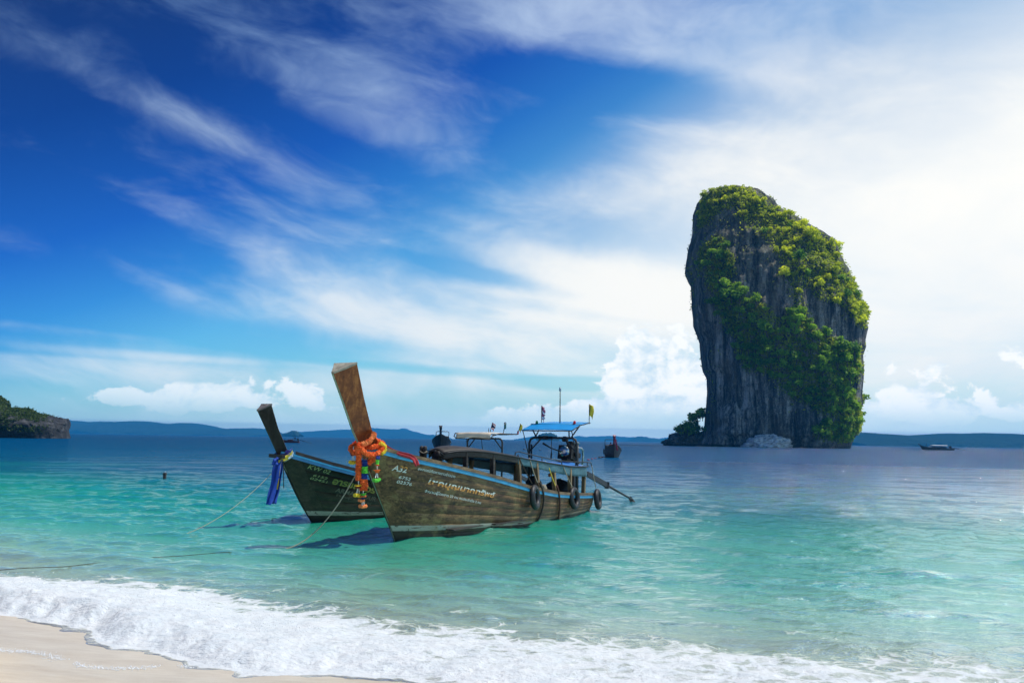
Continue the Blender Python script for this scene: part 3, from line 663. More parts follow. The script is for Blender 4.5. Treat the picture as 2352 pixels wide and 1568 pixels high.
p = aty(2190 / 4, 1757 / 4, 3600); o = boulder('islet', (p[0], 3600, 0), (46, 40, 31), 2.2, HILL, 60, 30, .35); tag(o, 'small dark islet on the horizon seen under the blue canopy', 'islet')

# ------------------------------------------------------------------ air
hz = MB().box((0, 6700, 96), (30000, 14000, 208)).build('haze'); hz.display_type = 'WIRE'
hm = bpy.data.materials.new('air'); hm.use_nodes = True; q = hm.node_tree; q.nodes.clear()
ho = q.nodes.new('ShaderNodeOutputMaterial'); pv = q.nodes.new('ShaderNodeVolumePrincipled'); q.links.new(pv.outputs[0], ho.inputs['Volume'])
pv.inputs['Density'].default_value = 1.2e-4; pv.inputs['Color'].default_value = (.04, .44, 1.0, 1); hz.data.materials.append(hm)
tag(hz, kind='stuff')

# ------------------------------------------------------------------ long-tail boats
def ip(tab, x, k=1): return float(np.interp(x, [t_[0] for t_ in tab], [t_[k] for t_ in tab]))
class Frame:
    """boat coordinates: s metres aft of the bow at the waterline, b metres to port, z up"""
    def __init__(f, o, angdeg, sc=1.0):
        f.o = np.array([o[0], o[1], 0.]); f.a = radians(angdeg); f.sc = sc
        f.d = np.array([sin(f.a), cos(f.a), 0]); f.p = np.array([cos(f.a), -sin(f.a), 0])
    def root(f, name): 
        e = empty(name, tuple(f.o), (0, 0, atan2(f.d[1], f.d[0]))); e.scale = (f.sc,) * 3; return e
    def loc(f, x4, y4, b=0.):            # photograph (4096 px) -> local point on the plane b
        dr = ray(x4 / 4, y4 / 4); o = f.o + f.p * b; q = C0 + dr * (((o - C0) @ f.p) / (dr @ f.p)); w = q - f.o
        return float(w @ f.d), -b, float(w[2])
    def world(f, s, b, z): q = f.o + f.d * s + f.p * b; return (q[0], q[1], z)
    def wl(f, x4, y4, b=0.):
        s, _, z = f.loc(x4, y4, b); return Vector(f.world(s, b, z))

class Hull:
    def __init__(h, stem, sheer, wl, L, draft=.42):
        h.stem = stem; h.sheer = sheer; h.wl = wl; h.L = L; h.draft = draft; h.ztop = sheer[0][1]
    def s_stem(h, z): return ip([(b, a) for a, b in h.stem], z)
    def zs(h, s): return ip([(a, b) for a, b, c in h.sheer], s)
    def bs(h, s): return ip([(a, c) for a, b, c in h.sheer], s)
    def pt(h, t_, k, side=1, out=0.0):
        """t_ 0 bow .. 1 stern, k 0 keel .. 1 sheer"""
        z = -h.draft + (h.ztop + h.draft) * k; s0 = h.s_stem(z)
        for _ in range(4):
            s = s0 + t_ * (h.L - s0); z = -h.draft * (1 - .45 * t_ ** 3) + (h.zs(s) + h.draft * (1 - .45 * t_ ** 3)) * k; s0 = h.s_stem(min(z + (h.ztop - h.zs(s)) * k * (1 - t_) ** 4, h.ztop))
        s = s0 + t_ * (h.L - s0)
        return h.at_sz(s, z, side, out)
    def beam(h, s, z):
        s0 = h.s_stem(z); x = max(s - s0, 0); t_ = min(max(x / (h.L - s0), 0), 1)
        s_sh = h.s_stem(h.ztop) + t_ * (h.L - h.s_stem(h.ztop)); bt = h.bs(s_sh)
        bw = ip(h.wl, t_ * h.L); zt = h.zs(s)
        if z >= 0: f = min(z / zt, 1); b = bw + (bt - bw) * (f ** .85) + .05 * sin(pi * f) * min(t_ * 6, 1)
        else: b = bw * max(1 - (-z / h.draft) ** 1.7, 0) ** .6 + .02
        return max(b, .02)
    def at_sz(h, s, z, side=1, out=0.0):
        b = h.beam(s, z)
        return Vector((s, -side * (b + out), z))
    def hit(h, fr, x4, y4):
        b = .8
        for _ in range(12):
            s, _n, z = fr.loc(x4, y4, b); b = .5 * b + .5 * h.beam(s, min(z, h.zs(s)))
        return s, z

def wood(name, lo, mid, hi, rough=.5, grain=(1.2, 14, 14), paint=None, stain=None, spec=.35):
    m, n, b = mat(name); c = objco(n); oi = n.nodes.new('ShaderNodeObjectInfo'); rnd = X(n, oi.outputs['Random'])
    off = n.nodes.new('ShaderNodeVectorMath'); off.operation = 'ADD'; n.links.new(c, off.inputs[0]); n.links.new(comb(n, rnd * 9, rnd * 3, 0.), off.inputs[1])
    g = noise(n, mapping(n, off.outputs[0], grain), 1.0, 8, .65, .6); w = noise(n, c, 1.7, 7, .68, .5); f = noise(n, c, 22, 4, .7)
    col = ramp(n, g * .45 + w * .40 + f * .15 + (rnd - .5) * .07, [(.39, lo), (.50, mid), (.61, hi)])
    if paint:
        sp = n.nodes.new('ShaderNodeSeparateXYZ'); n.links.new(c, sp.inputs[0]); xs, xz = X(n, sp.outputs[0]), X(n, sp.outputs[2])
        za = (xs * paint[0] + paint[1]).mx(paint[2]); zb = (xs * paint[3] + paint[4]).mx(paint[5])
        dz_ = (w - .5) * .03
        st = (xz + dz_).fn('GREATER_THAN', za) * (xz + dz_).fn('LESS_THAN', zb) * (g.sstep(.36, .46)) * xs.lin(paint[6], paint[6] + 2.5, 1, .3)
        col = mixc(n, (xz - za).fn('LESS_THAN', 0) * .85, col, (.006, .006, .006))
        col = mixc(n, st * .85, col, (.36, .40, .33))
        col = mixc(n, (xz + dz_ * 2).sstep(.5, .12) * .35, col, (.02, .026, .015))
    if stain:
        col = mixc(n, w.sstep(.52, .68) * stain[1], col, stain[0])
    setin(n, b.inputs['Base Color'], col); setin(n, b.inputs['Roughness'], (w * .35 + rough - .18).clamp()); b.inputs['Specular IOR Level'].default_value = spec
    n.links.new(bump(n, g * .7 + f * .3, .5, .012), b.inputs['Normal']); return m
HULL_A = wood('weathered_teak', (.022, .010, .004), (.105, .056, .022), (.27, .165, .068), .55, paint=(-.035, .25, .09, -.045, .385, .16, 4.0), stain=((.19, .155, .065), .5))
HULL_B = wood('dark_varnished_teak', (.010, .008, .005), (.024, .019, .012), (.055, .042, .026), .42, paint=(-.045, .20, .07, -.06, .33, .12, 2.0), stain=((.03, .028, .02), .4))
PROW_A = wood('red_brown_hardwood', (.075, .018, .005), (.19, .050, .012), (.40, .14, .035), .42, (9, 9, .9))
PROW_B = wood('blackened_hardwood', (.012, .009, .007), (.028, .020, .016), (.055, .042, .034), .4, (9, 9, .9))
ENDGR = wood('end_grain', (.14, .13, .10), (.30, .28, .22), (.46, .43, .35), .8, (6, 6, 6))
ENDGR_B = wood('dark_end_grain', (.05, .045, .045), (.11, .10, .10), (.19, .17, .17), .7, (6, 6, 6))
POSTW = wood('post_wood', (.07, .045, .022), (.17, .115, .06), (.31, .22, .12), .6, (14, 14, 1.2))
RAILW = wood('rail_wood', (.05, .028, .014), (.12, .075, .038), (.24, .16, .085), .5)
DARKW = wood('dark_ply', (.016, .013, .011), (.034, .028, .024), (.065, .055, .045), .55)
DECKW = wood('deck_boards', (.07, .05, .03), (.16, .12, .075), (.28, .22, .15), .7)
EDGE = simple('pale_green_paint', (.23, .29, .20), .6, var=.45, scale=5)
BLUE = simple('sky_blue_paint', (.030, .27, .48), .45, var=.35, scale=4)
BLUE_B = simple('dull_blue_paint', (.030, .16, .33), .5, var=.35, scale=4)
WHITEP = simple('white_paint', (.72, .73, .72), .5, var=.12, scale=4)
TARP = simple('blue_tarpaulin', (.035, .20, .55), .42, var=.22, scale=3, bmp=.5)
TARP2 = simple('faded_teal_tarpaulin', (.05, .14, .17), .6, var=.4, scale=3, bmp=.5)
CANB = simple('bright_blue_sheet', (.012, .27, .62), .38, var=.15, scale=3)
CREAM = simple('cream_canvas', (.66, .57, .43), .7, var=.14, scale=4)
STEEL = simple('dark_steel_tube', (.035, .036, .038), .45, .3, var=.4)
CHROME = simple('worn_chrome', (.55, .55, .55), .22, 1.0, var=.3)
IRON = simple('oily_iron', (.018, .015, .014), .5, .4, var=.6, scale=14, bmp=.6)
RUBBER = simple('tyre_rubber', (.014, .014, .015), .5, var=.4, scale=10, bmp=.4, spec=.5)
ROPE = simple('pale_rope', (.38, .33, .24), .9, var=.3, scale=30)
ROPED = simple('dark_rope', (.045, .032, .024), .85, var=.4, scale=30)
ROPEG = simple('green_white_rope', (.42, .46, .40), .9, var=.3, scale=30)
RED = simple('red_cloth', (.42, .035, .045), .8, var=.3, scale=12); MAG = simple('magenta_cloth', (.35, .02, .07), .8, var=.3, scale=12)
YEL = simple('yellow_cloth', (.75, .56, .05), .8, var=.2, scale=12); BLUC = simple('royal_blue_cloth', (.008, .055, .36), .7, var=.35, scale=12)
PURP = simple('purple_cloth', (.12, .08, .42), .8, var=.25, scale=12); NAVY = simple('navy_cloth', (.010, .016, .09), .8, var=.3, scale=12)
WHC = simple('white_cloth', (.74, .75, .76), .8, var=.1, scale=12)
LRED = simple('red_lens', (.5, .02, .02), .3); LGREEN = simple('green_lens', (.01, .12, .05), .3)

def plankset(root, H, mt, n=9, nt=56, sides=(1, -1), name='plank'):
    ks = np.linspace(0, 1, n + 1) ** .92
    for side in sides:
        for i in range(n):
            k0, k1 = ks[i], ks[i + 1]; e = .005 / (H.ztop + .4); rows = [(k0, -.014), (k0 + e * .5, .0), (k0 + e * 1.2, .002), ((k0 + k1) / 2, .002), (k1 - e * 1.2, .002), (k1 - e * .5, .0), (k1, -.014)]
            V = []
            for j in range(nt + 1):
                t_ = (j / nt) ** 1.25
                for k, o in rows: V.append(H.pt(t_, min(k, 1), side, o))
            Fq = gridfaces(nt + 1, len(rows)); Fq = Fq if side < 0 else Fq[:, ::-1]
            link(name, npmesh(name, np.array([list(v) for v in V]), Fq), mt, root, smooth=True)
def strip_on(H, name, f0, f1, mt, root, side, t0=0., t1=1., nt=60, w=.05, closed=True):
    """a rail that follows the sheer: f0, f1 heights above the sheer, w how far it stands proud"""
    m_ = MB(); V = []
    for j in range(nt + 1):
        t_ = t0 + (t1 - t0) * (j / nt) ** 1.3; q = H.pt(t_, 1, side); q.y = q.y; sgn = -side
        o, i_ = sgn * w, -sgn * .05
        V += [q + Vector((0, o, f0)), q + Vector((0, o, f1)), q + Vector((0, i_, f1)), q + Vector((0, i_, f0))]
    f = []
    for j in range(nt):
        for k in range(4): f.append((j * 4 + k, j * 4 + (k + 1) % 4, j * 4 + 4 + (k + 1) % 4, j * 4 + 4 + k))
    f += [(3, 2, 1, 0), tuple(nt * 4 + k for k in range(4))]
    if side < 0: f = [q[::-1] for q in f]
    return m_.add(V, f).build(name, mt, root)
def prow(root, secs, mt, endmt, name='prow_post'):
    """wedge shaped stem head: sharp edge forward, flat back, pale sawn end"""
    def ring(q, g=0.):
        (fs, fz), (bs_, bz), b = q; c = (bs_ - fs); ed = .022 + g
        mid = ((fs + bs_) / 2, (fz + bz) / 2)
        P = [(fs - g, -ed, fz), (mid[0], -(b * .56 + g), mid[1]), (bs_ - .03, -(b + g), bz), (bs_ + g, -(b * .9 + g), bz), (bs_ + g, b * .9 + g, bz), (bs_ - .03, b + g, bz), (mid[0], b * .56 + g, mid[1]), (fs - g, ed, fz)]
        return P
    # finer sections, with a slight hollow curve
    S_ = []
    for i in range(len(secs) - 1):
        for u in np.linspace(0, 1, 7)[:-1]:
            A_, B_ = secs[i], secs[i + 1]; L_ = lambda a, b: a + (b - a) * u
            S_.append(((L_(A_[0][0], B_[0][0]), L_(A_[0][1], B_[0][1])), (L_(A_[1][0], B_[1][0]), L_(A_[1][1], B_[1][1])), L_(A_[2], B_[2])))
    S_.append(secs[-1]); m_ = MB(); V = []
    for q in S_: V += ring(q)
    n = 8; f = [(i * n + k, i * n + (k + 1) % n, (i + 1) * n + (k + 1) % n, (i + 1) * n + k) for i in range(len(S_) - 1) for k in range(n)]
    f += [tuple(range(n - 1, -1, -1)), tuple((len(S_) - 1) * n + k for k in range(n))]
    o = m_.add(V, f).build(name, mt, root, bevel=.006)
    c = MB(); a, b = S_[-1], S_[-1]; up = ((a[0][0] - .012, a[0][1] + .045), (a[1][0] - .012, a[1][1] + .045), a[2])
    V = ring(a, .012) + ring(up, .012); f = [(k, (k + 1) % n, n + (k + 1) % n, n + k) for k in range(n)] + [tuple(range(n - 1, -1, -1)), tuple(n + k for k in range(n))]
    c.add(V, f).build('prow_cap', endmt, root, bevel=.006)
    return o
def text_on(root, H, fr, txt, p0, p1, hpx, mt, mt2=None, shear=.0, split=.5, thick=.0):
    """painted lettering that lies on the planking, between two points of the photograph"""
    s0, z0 = H.hit(fr, *p0); s1, z1 = H.hit(fr, *p1)
    st, zt = H.hit(fr, p0[0], p0[1] - hpx)
    cu = bpy.data.curves.new('t', 'FONT'); cu.body = txt; cu.size = 1; cu.shear = shear; cu.offset = thick; cu.resolution_u = 3
    to = bpy.data.objects.new('t', cu); COL.objects.link(to); bpy.context.view_layer.update()
    dg = bpy.context.evaluated_depsgraph_get(); me = bpy.data.meshes.new_from_object(to.evaluated_get(dg)); bpy.data.objects.remove(to)
    v = np.array([p.co[:] for p in me.vertices])
    if not len(v): return None
    w = v[:, 0].max(); x0 = v[:, 0].min(); capH = .72
    Lw = hypot(s1 - s0, z1 - z0); hh = zt - z0
    m_f = []
    for i, p in enumerate(me.vertices):
        u = (p.co.x - x0) / (w - x0); q = p.co.y / capH * hh
        s = s0 + (s1 - s0) * u + shear * 0; z = z0 + (z1 - z0) * u + q
        p.co = H.at_sz(s, min(z, H.zs(s) - .01), 1, .0135)
        m_f.append(q / hh)
    me.materials.append(mt)
    if mt2:
        me.materials.append(mt2)
        for f in me.polygons:
            if np.mean([m_f[k] for k in f.vertices]) > split: f.material_index = 1
    o = link('lettering', me, None, root); return o
def ruffle(path, r, seed=0, n=14, step=.016, amp=.28):
    """a string of packed flowers: tube with crinkled radius"""
    pts = [Vector(p) for p in path]; seg = [(pts[i + 1] - pts[i]).length for i in range(len(pts) - 1)]; T = sum(seg); k = max(3, int(T / step)); rg = random.Random(seed)
    P, R = [], []
    for i in range(k + 1):
        d_ = T * i / k; j = 0
        while j < len(seg) - 1 and d_ > seg[j]: d_ -= seg[j]; j += 1
        P.append(pts[j].lerp(pts[j + 1], d_ / seg[j])); rb = r if not hasattr(r, '__len__') else r[0] + (r[1] - r[0]) * i / k
        R.append(rb * (1 + (.5 - (i % 2)) * amp) * rg.uniform(.88, 1.1))
    m_ = MB(); m_.tube(P, R, n)
    for q in range(len(m_.v)):
        c = P[min(q // n, len(P) - 1)]; v = Vector(m_.v[q]); f = 1 + rg.uniform(-.22, .22); m_.v[q] = tuple(c + (v - c) * f)
    return m_
def ribbon(path, w0, w1, side=(0, 0, 1), n=26, fold=.25, seed=0, thick=.006, nw=7):
    """hanging cloth with folds across its width"""
    pts = [Vector(p) for p in path]; rg = random.Random(seed); ph = rg.uniform(0, 6); V = []
    for i in range(n + 1):
        u = i / n * (len(pts) - 1); j = min(int(u), len(pts) - 2); c = pts[j].lerp(pts[j + 1], u - j); d_ = (pts[j + 1] - pts[j]).normalized()
        a = Vector(side); a = (a - d_ * a.dot(d_)).normalized(); b = d_.cross(a); w = w0 + (w1 - w0) * i / n
        for k in range(nw):
            q = (k / (nw - 1) - .5); V.append(c + a * w * q + b * w * fold * sin(q * 9 + ph + i * .12) * (.6 + .4 * sin(i * .5 + ph)))
    m_ = MB(); Fq = [tuple(x) for x in gridfaces(n + 1, nw)]; m_.add(V, Fq); return m_
def cloth(name, m_, mt, parent=None):
    o = m_.build(name, mt, parent, smooth=True); s_ = o.modifiers.new('thickness', 'SOLIDIFY'); s_.thickness = .006; return o
def sag(a, b, drop, n=14):
    a, b = Vector(a), Vector(b); return [a.lerp(b, i / n) - Vector((0, 0, drop * 4 * (i / n) * (1 - i / n))) for i in range(n + 1)]

# --- boat A: nearest, brown -----------------------------------------
FA = Frame(atz(1581 / 4, 2162 / 4), 29.5); L_A = 10.35
HA = Hull(stem=[(.35, -.45), (0, 0), (-.18, .36), (-.94, 1.51), (-1.22, 2.0), (-1.3, 2.22)],
          sheer=[(-1.3, 2.25, .05), (-1.15, 2.22, .22), (-.95, 2.18, .36), (-.58, 2.08, .55), (0, 1.96, .77), (.75, 1.82, .95), (1.63, 1.66, 1.1), (2.97, 1.42, 1.2), (4.53, 1.12, 1.25), (5.5, .98, 1.22), (6.6, .84, 1.15), (7.75, .75, 1.05), (9.2, .66, .9), (10.4, .60, .72)],
          wl=[(0, .025), (.5, .34), (1.3, .62), (2.6, .82), (4.6, .98), (7, .95), (9.2, .74), (10.4, .5)], L=L_A)
A_ = FA.root('longtail_boat'); tag(A_, 'nearest long-tail boat with tall red brown prow, A32 on its hull and blue stern canopy', 'boat')
plankset(A_, HA, HULL_A, 9)
# transom, lining, deck
def closing(H, root, mt, mtd, dz_=.28):
    m_ = MB(); ks = np.linspace(0, 1, 9); V = [H.pt(1, k, 1, .0) for k in ks] + [H.pt(1, k, -1, .0) for k in ks]
    m_.add(V, [(i, i + 1, 9 + i + 1, 9 + i) for i in range(8)]); V2 = [v + Vector((-.05, 0, 0)) for v in V]; m_.add(V2, [(9 + i, 9 + i + 1, i + 1, i) for i in range(8)]); m_.build('transom', mt, root)
    V = []; ts = np.linspace(.0, 1, 40)
    for t_ in ts:
        for k in (.12, .4, .7, .97): V.append(H.pt(t_, k, 1, -.06))
        for k in (.97, .7, .4, .12): V.append(H.pt(t_, k, -1, -.06))
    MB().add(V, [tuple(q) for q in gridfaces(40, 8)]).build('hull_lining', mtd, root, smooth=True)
closing(HA, A_, HULL_A, DARKW)
def deckboards(H, root, mt, s0, s1, zf, w=.16):
    k = 0
    for b in np.arange(-1.0, 1.01, w + .012):
        pts = [s for s in np.arange(s0, s1, .3) if H.bs(s) - .1 > abs(b) + w / 2]
        if len(pts) < 3: continue
        m_ = MB(); m_.box(((pts[0] + pts[-1]) / 2, b, 0), (pts[-1] - pts[0], w, .03)); vv = []
        for v in m_.v: vv.append((v[0], v[1], v[2] + zf(v[0])))
        m_.v = vv; m_.build('deck_board', mt, root)
deckboards(HA, A_, DECKW, -.6, 1.2, lambda s: HA.zs(s) - .22)
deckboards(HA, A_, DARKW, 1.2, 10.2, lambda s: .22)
for s_ in (2.4, 3.6, 4.8, 6.0, 7.2): MB().box((s_, 0, HA.zs(s_) - .38), (.28, 2 * HA.bs(s_) - .14, .04)).build('bench', DECKW, A_, bevel=.006)
for sd in (1, -1):
    strip_on(HA, 'rub_rail', -.09, .0, BLUE, A_, sd, .0, 1, w=.035)
    strip_on(HA, 'gunwale', .0, .085, RAILW, A_, sd, .0, 1, w=.05)
# stem boards on both bows, proud of the planking
def stemboard(H, root, mt, wid=.4, sides=(1, -1)):
    for sd in sides:
        V = []; ks = np.linspace(.10, .985, 24)
        for k in ks:
            p0 = H.pt(0, k, sd, .0); w = wid * (1.15 - .35 * k)
            for u, o in ((0, .0), (.02, .02), (w * .5, .021), (w - .015, .02), (w, .0)): V.append(H.at_sz(p0.x + u, p0.z, sd, o))
        Fq = [tuple(q) for q in gridfaces(24, 5)]; Fq = [q[::-1] for q in Fq] if sd < 0 else Fq
        MB().add(V, Fq).build('stem_board', mt, root, smooth=False)
stemboard(HA, A_, HULL_A)
ed = MB(); path = [(HA.s_stem(z) - .012, 0, z) for z in np.linspace(-.3, 2.0, 14)] + [(-1.48, 0, 2.33), (-1.72, 0, 2.64), (-2.09, 0, 3.28), (-2.47, 0, 3.9)]
for i in range(len(path) - 1): ed.bar(path[i], path[i + 1], .042, .03, up=(0, 1, 0))
ed.build('stem_edge', EDGE, A_)
prow(A_, [((-.95, 1.5), (-.45, 1.75), .20), ((-1.27, 1.98), (-.82, 2.1), .26), ((-1.48, 2.34), (-1.08, 2.4), .255), ((-1.7, 2.63), (-1.33, 2.68), .26), ((-2.08, 3.28), (-1.68, 3.38), .29), ((-2.46, 3.89), (-2.02, 4.14), .335)], PROW_A, ENDGR)
MB().bar((-.9, 0, 2.16), (-.1, 0, 2.02), .5, .05).build('foredeck', RAILW, A_)
# roof: rigid dark front half, blue tarpaulin aft
EA = []
for x, y, b in [(1756, 1819, .10), (1768, 1814, .20), (1795, 1808, .30), (1830, 1803, .42), (1881, 1802, .60), (1945, 1807, .82), (2005, 1816, 1.02)]:
    q = FA.loc(x, y, b); EA.append((q[0], q[2], b))
EA += [(3.96, 2.0, 1.2), (5.8, 1.82, 1.15), (7.73, 1.66, 1.05), (9.2, 1.62, .95)]
def roof(root, name, E_, s0, s1, crown_, mt, thick=.03, n=26, nb=13, wob=0.):
    V = []; 
    for i in range(n + 1):
        s = s0 + (s1 - s0) * i / n; z = ip(E_, s); b = ip(E_, s, 2)
        for j in range(nb):
            q = -1 + 2 * j / (nb - 1); V.append((s, b * q, z + crown_ * (1 - q * q) + wob * (sin(s * 5 + q * 3) * .5 + sin(s * 11 - q * 5) * .3)))
    o = MB().add(V, [tuple(q) for q in gridfaces(n + 1, nb)]).build(name, mt, root, smooth=True)
    m_ = o.modifiers.new('thickness', 'SOLIDIFY'); m_.thickness = thick; m_.offset = -1; return o
roof(A_, 'roof', EA, EA[0][0], 4.0, .10, DARKW, .04)
def valance(root, name, E_, s0, s1, drop, side, mt, n=40, wave=.03, dr1=None, off=.015):
    V = []; dr1 = drop if dr1 is None else dr1
    for i in range(n + 1):
        u = i / n; s = s0 + (s1 - s0) * u; z = ip(E_, s); b = ip(E_, s, 2) + off; d_ = drop + (dr1 - drop) * u
        for k in range(5): V.append((s, -side * (b + wave * sin(s * 7) * k / 4 + wave * .7 * sin(s * 15 + 1) * k / 4), z - d_ * k / 4 + .01))
    o = MB().add(V, [tuple(q) for q in gridfaces(n + 1, 5)]).build(name, mt, root, smooth=True); m_ = o.modifiers.new('thickness', 'SOLIDIFY'); m_.thickness = .012; return o
for sd in (1, -1): valance(A_, 'fascia', EA, EA[0][0], 4.0, .17, sd, DARKW, wave=0)
MB().bar((EA[0][0], -.1, EA[0][1] - .05), (EA[0][0], .1, EA[0][1] - .05), .04, .14).build('fascia', DARKW, A_)
roof(A_, 'tarpaulin', EA, 3.9, 9.3, .13, TARP, .012, wob=.015)
for sd in (1, -1): valance(A_, 'tarpaulin_skirt', EA, 3.95, 9.2, .20, sd, TARP2, dr1=.34, wave=.025)
# rolled hem with lacing
for sd in (1, -1):
    hm_ = MB(); P = [(s, -sd * (ip(EA, s, 2) + .03), ip(EA, s) + .005) for s in np.linspace(EA[0][0], 9.3, 60)]; hm_.tube(P, .022, 6); hm_.build('roof_edge_pole', STEEL, A_, smooth=True)
for s in (2.3, 3.1, 4.05, 5.2, 6.45, 7.8, 9.15):
    for sd in (1, -1):
        b0, b1 = HA.bs(s) - .03, ip(EA, s, 2) - .05; z0, z1 = HA.zs(s) + .04, ip(EA, s) - .03
        if s < 4: b0, z0 = b1, HA.zs(s) - .45
        MB().bar((s, -sd * b0, z0), (s, -sd * b1, z1), .125, .10, up=(1, 0, 0)).build('post', POSTW if s > 3.5 else DARKW, A_, bevel=.008)
for sd in (1, -1):
    r_ = MB(); z_ = lambda s: ip(EA, s); b_ = lambda s: -sd * (ip(EA, s, 2) - .04)
    P = [(3.88, b_(3.88), z_(3.88)), (3.9, b_(3.9), z_(3.9) + .13), (4.05, b_(4), z_(4) + .17)] + [(s, b_(s), z_(s) + .17 - (s - 4) * .012) for s in np.arange(4.6, 6.9, .4)] + [(7.1, b_(7.1), z_(7.1) + .1), (7.15, b_(7.15), z_(7.15))]
    r_.tube(P, .018, 7)
    P = [(6.6, b_(6.6), z_(6.6) + .14), (7.6, b_(7.6), z_(7.6) + .15), (9.0, b_(9), z_(9) + .16), (9.7, b_(9.2), z_(9.2) + .13), (9.78, b_(9.2), z_(9.2) - .02)]
    r_.tube(P, .018, 7)
    for s in (5.6, 8.3, 9.4): r_.tube([(s, b_(s), z_(s) + .15), (s, b_(s), z_(s))], .015, 6)
    r_.build('roof_rail', STEEL, A_, smooth=True)
# stern canopy
CA = [(8.08, 2.82, .93), (8.75, 3.01, .93), (9.55, 3.11, .93)]
c_ = MB(); V = []
for s, z, b in CA:
    for q in np.linspace(-1, 1, 7): V.append((s, b * q, z + .025 * (1 - q * q)))
o = c_.add(V, [tuple(q) for q in gridfaces(3, 7)]).build('canopy', CANB, A_); m_ = o.modifiers.new('t', 'SOLIDIFY'); m_.thickness = .02
fr_ = MB()
for i in range(2):
    for sd in (-1, 1): fr_.tube([(CA[i][0], sd * .94, CA[i][1]), (CA[i + 1][0], sd * .94, CA[i + 1][1])], .02, 6)
for s, z, b in CA: fr_.tube([(s, -.94, z - .01), (s, .94, z - .01)], .018, 6)
fr_.build('canopy_frame', STEEL, A_, smooth=True)
MB().tube([(8.75, -.95, 3.035), (8.75, .95, 3.035)], .03, 8).build('canopy_roll', BLUE, A_, smooth=True)
arch = lambda s, b, zb, zt, r=.18: [(s, -b, zb), (s, -b, zt - r), (s, -b + r * .3, zt - r * .3), (s, -b + r, zt), (s, b - r, zt), (s, b - r * .3, zt - r * .3), (s, b, zt - r), (s, b, zb)]
a_ = MB(); a_.tube(arch(8.55, .9, .62, 2.58), .042, 8); a_.tube([(8.55, -.9, 2.1), (8.55, -.42, 2.57)], .026, 6); a_.tube([(8.55, .9, 2.1), (8.55, .42, 2.57)], .026, 6)
for sd in (-1, 1):
    a_.tube([(8.55, sd * .62, 2.58), (8.35, sd * .7, 2.9)], .024, 6); a_.tube([(8.55, sd * .68, 2.58), (9.2, sd * .75, 3.06)], .024, 6); a_.tube([(8.55, sd * .9, 1.9), (8.1, sd * .92, 2.82)], .016, 6)
    a_.tube([(8.68, sd * .88, .62), (8.68, sd * .88, 2.35)], .03, 6)
a_.build('canopy_arch', STEEL, A_, smooth=True)
fa = MB(); fa.box((8.55, .28, 2.58), (.12, .13, .13)); fa.tube([(8.55, .55, 2.58), (8.55, .0, 2.58)], .055, 8); fa.build('clamp', IRON, A_)
def flag(root, s, y, z0, h, mt, lw=.2, lh=.35, lean=0., tatter=0., stripes=None, sgn=1):
    p = MB().tube([(s, y, z0), (s + lean * .3, y - lean * sgn, z0 + h)], .013, 6).build('flagpole', STEEL, root, smooth=True)
    nw, nh = 9, 13; V = []
    tp = Vector((s + lean * .3, y - lean * sgn, z0 + h)); bt = tp - Vector((lean * .3, -lean * sgn, h)).normalized() * lh
    for i in range(nh):
        for j in range(nw):
            u, v = j / (nw - 1), i / (nh - 1); c = tp.lerp(bt, v); w = lw * (1 - .4 * abs(v - .35)) * (1 - tatter * (0.5 + .5 * sin(v * 23)))
            V.append(c + Vector((.03 * sin(u * 7 + v * 3), -u * w * sgn, -u * u * .10 - .02 * sin(u * 5 + v * 9))))
    f = cloth('flag', MB().add(V, [tuple(q) for q in gridfaces(nh, nw)]), mt[0], p)
    for m__ in mt[1:]: f.data.materials.append(m__)
    if stripes:
        for k, q in enumerate(f.data.polygons): q.material_index = stripes[min(int((k // (nw - 1)) / (nh - 1) * len(stripes)), len(stripes) - 1)]
    return p
PINKC = simple('faded_flag_cloth', (.38, .12, .20), .8, var=.4, scale=18)
flag(A_, 9.5, .93, 3.1, .62, [PINKC, WHC, NAVY], .17, .5, tatter=.4, stripes=[0, 0, 1, 0, 0, 1, 0])
flag(A_, 9.5, -.93, 3.1, .66, [YEL], .17, .42)
ma = MB(); ma.tube([(9.1, 0, 3.08), (9.1, 0, 4.2)], [.022, .016], 8); ma.build('mast', STEEL, A_, smooth=True); MB().lathe([(.01, 0), (.04, .01), (.04, .05), (.03, .06), (.03, .12), (.005, .14)], 10, (9.1, 0, 4.2)).build('mast_light', CHROME, A_, smooth=True)
MB().lathe([(.045, 0), (.05, .05), (.035, .10), (.01, .12)], 10, (8.75, .72, 3.05)).build('navigation_light', LGREEN, A_, smooth=True)
MB().lathe([(.045, 0), (.05, .05), (.035, .10), (.01, .12)], 10, (8.75, -.72, 3.05)).build('navigation_light', LRED, A_, smooth=True)
hc = MB(); hc.tube([(8.55, .05, 2.55), (8.56, .05, 2.1)], .012, 5); hc.tube([(8.56, .05, 2.1), (8.56, .05, 2.02), (8.55, .06, 1.86)], [.02, .03, .022], 7); hc.build('pull_cord', ROPED, A_)
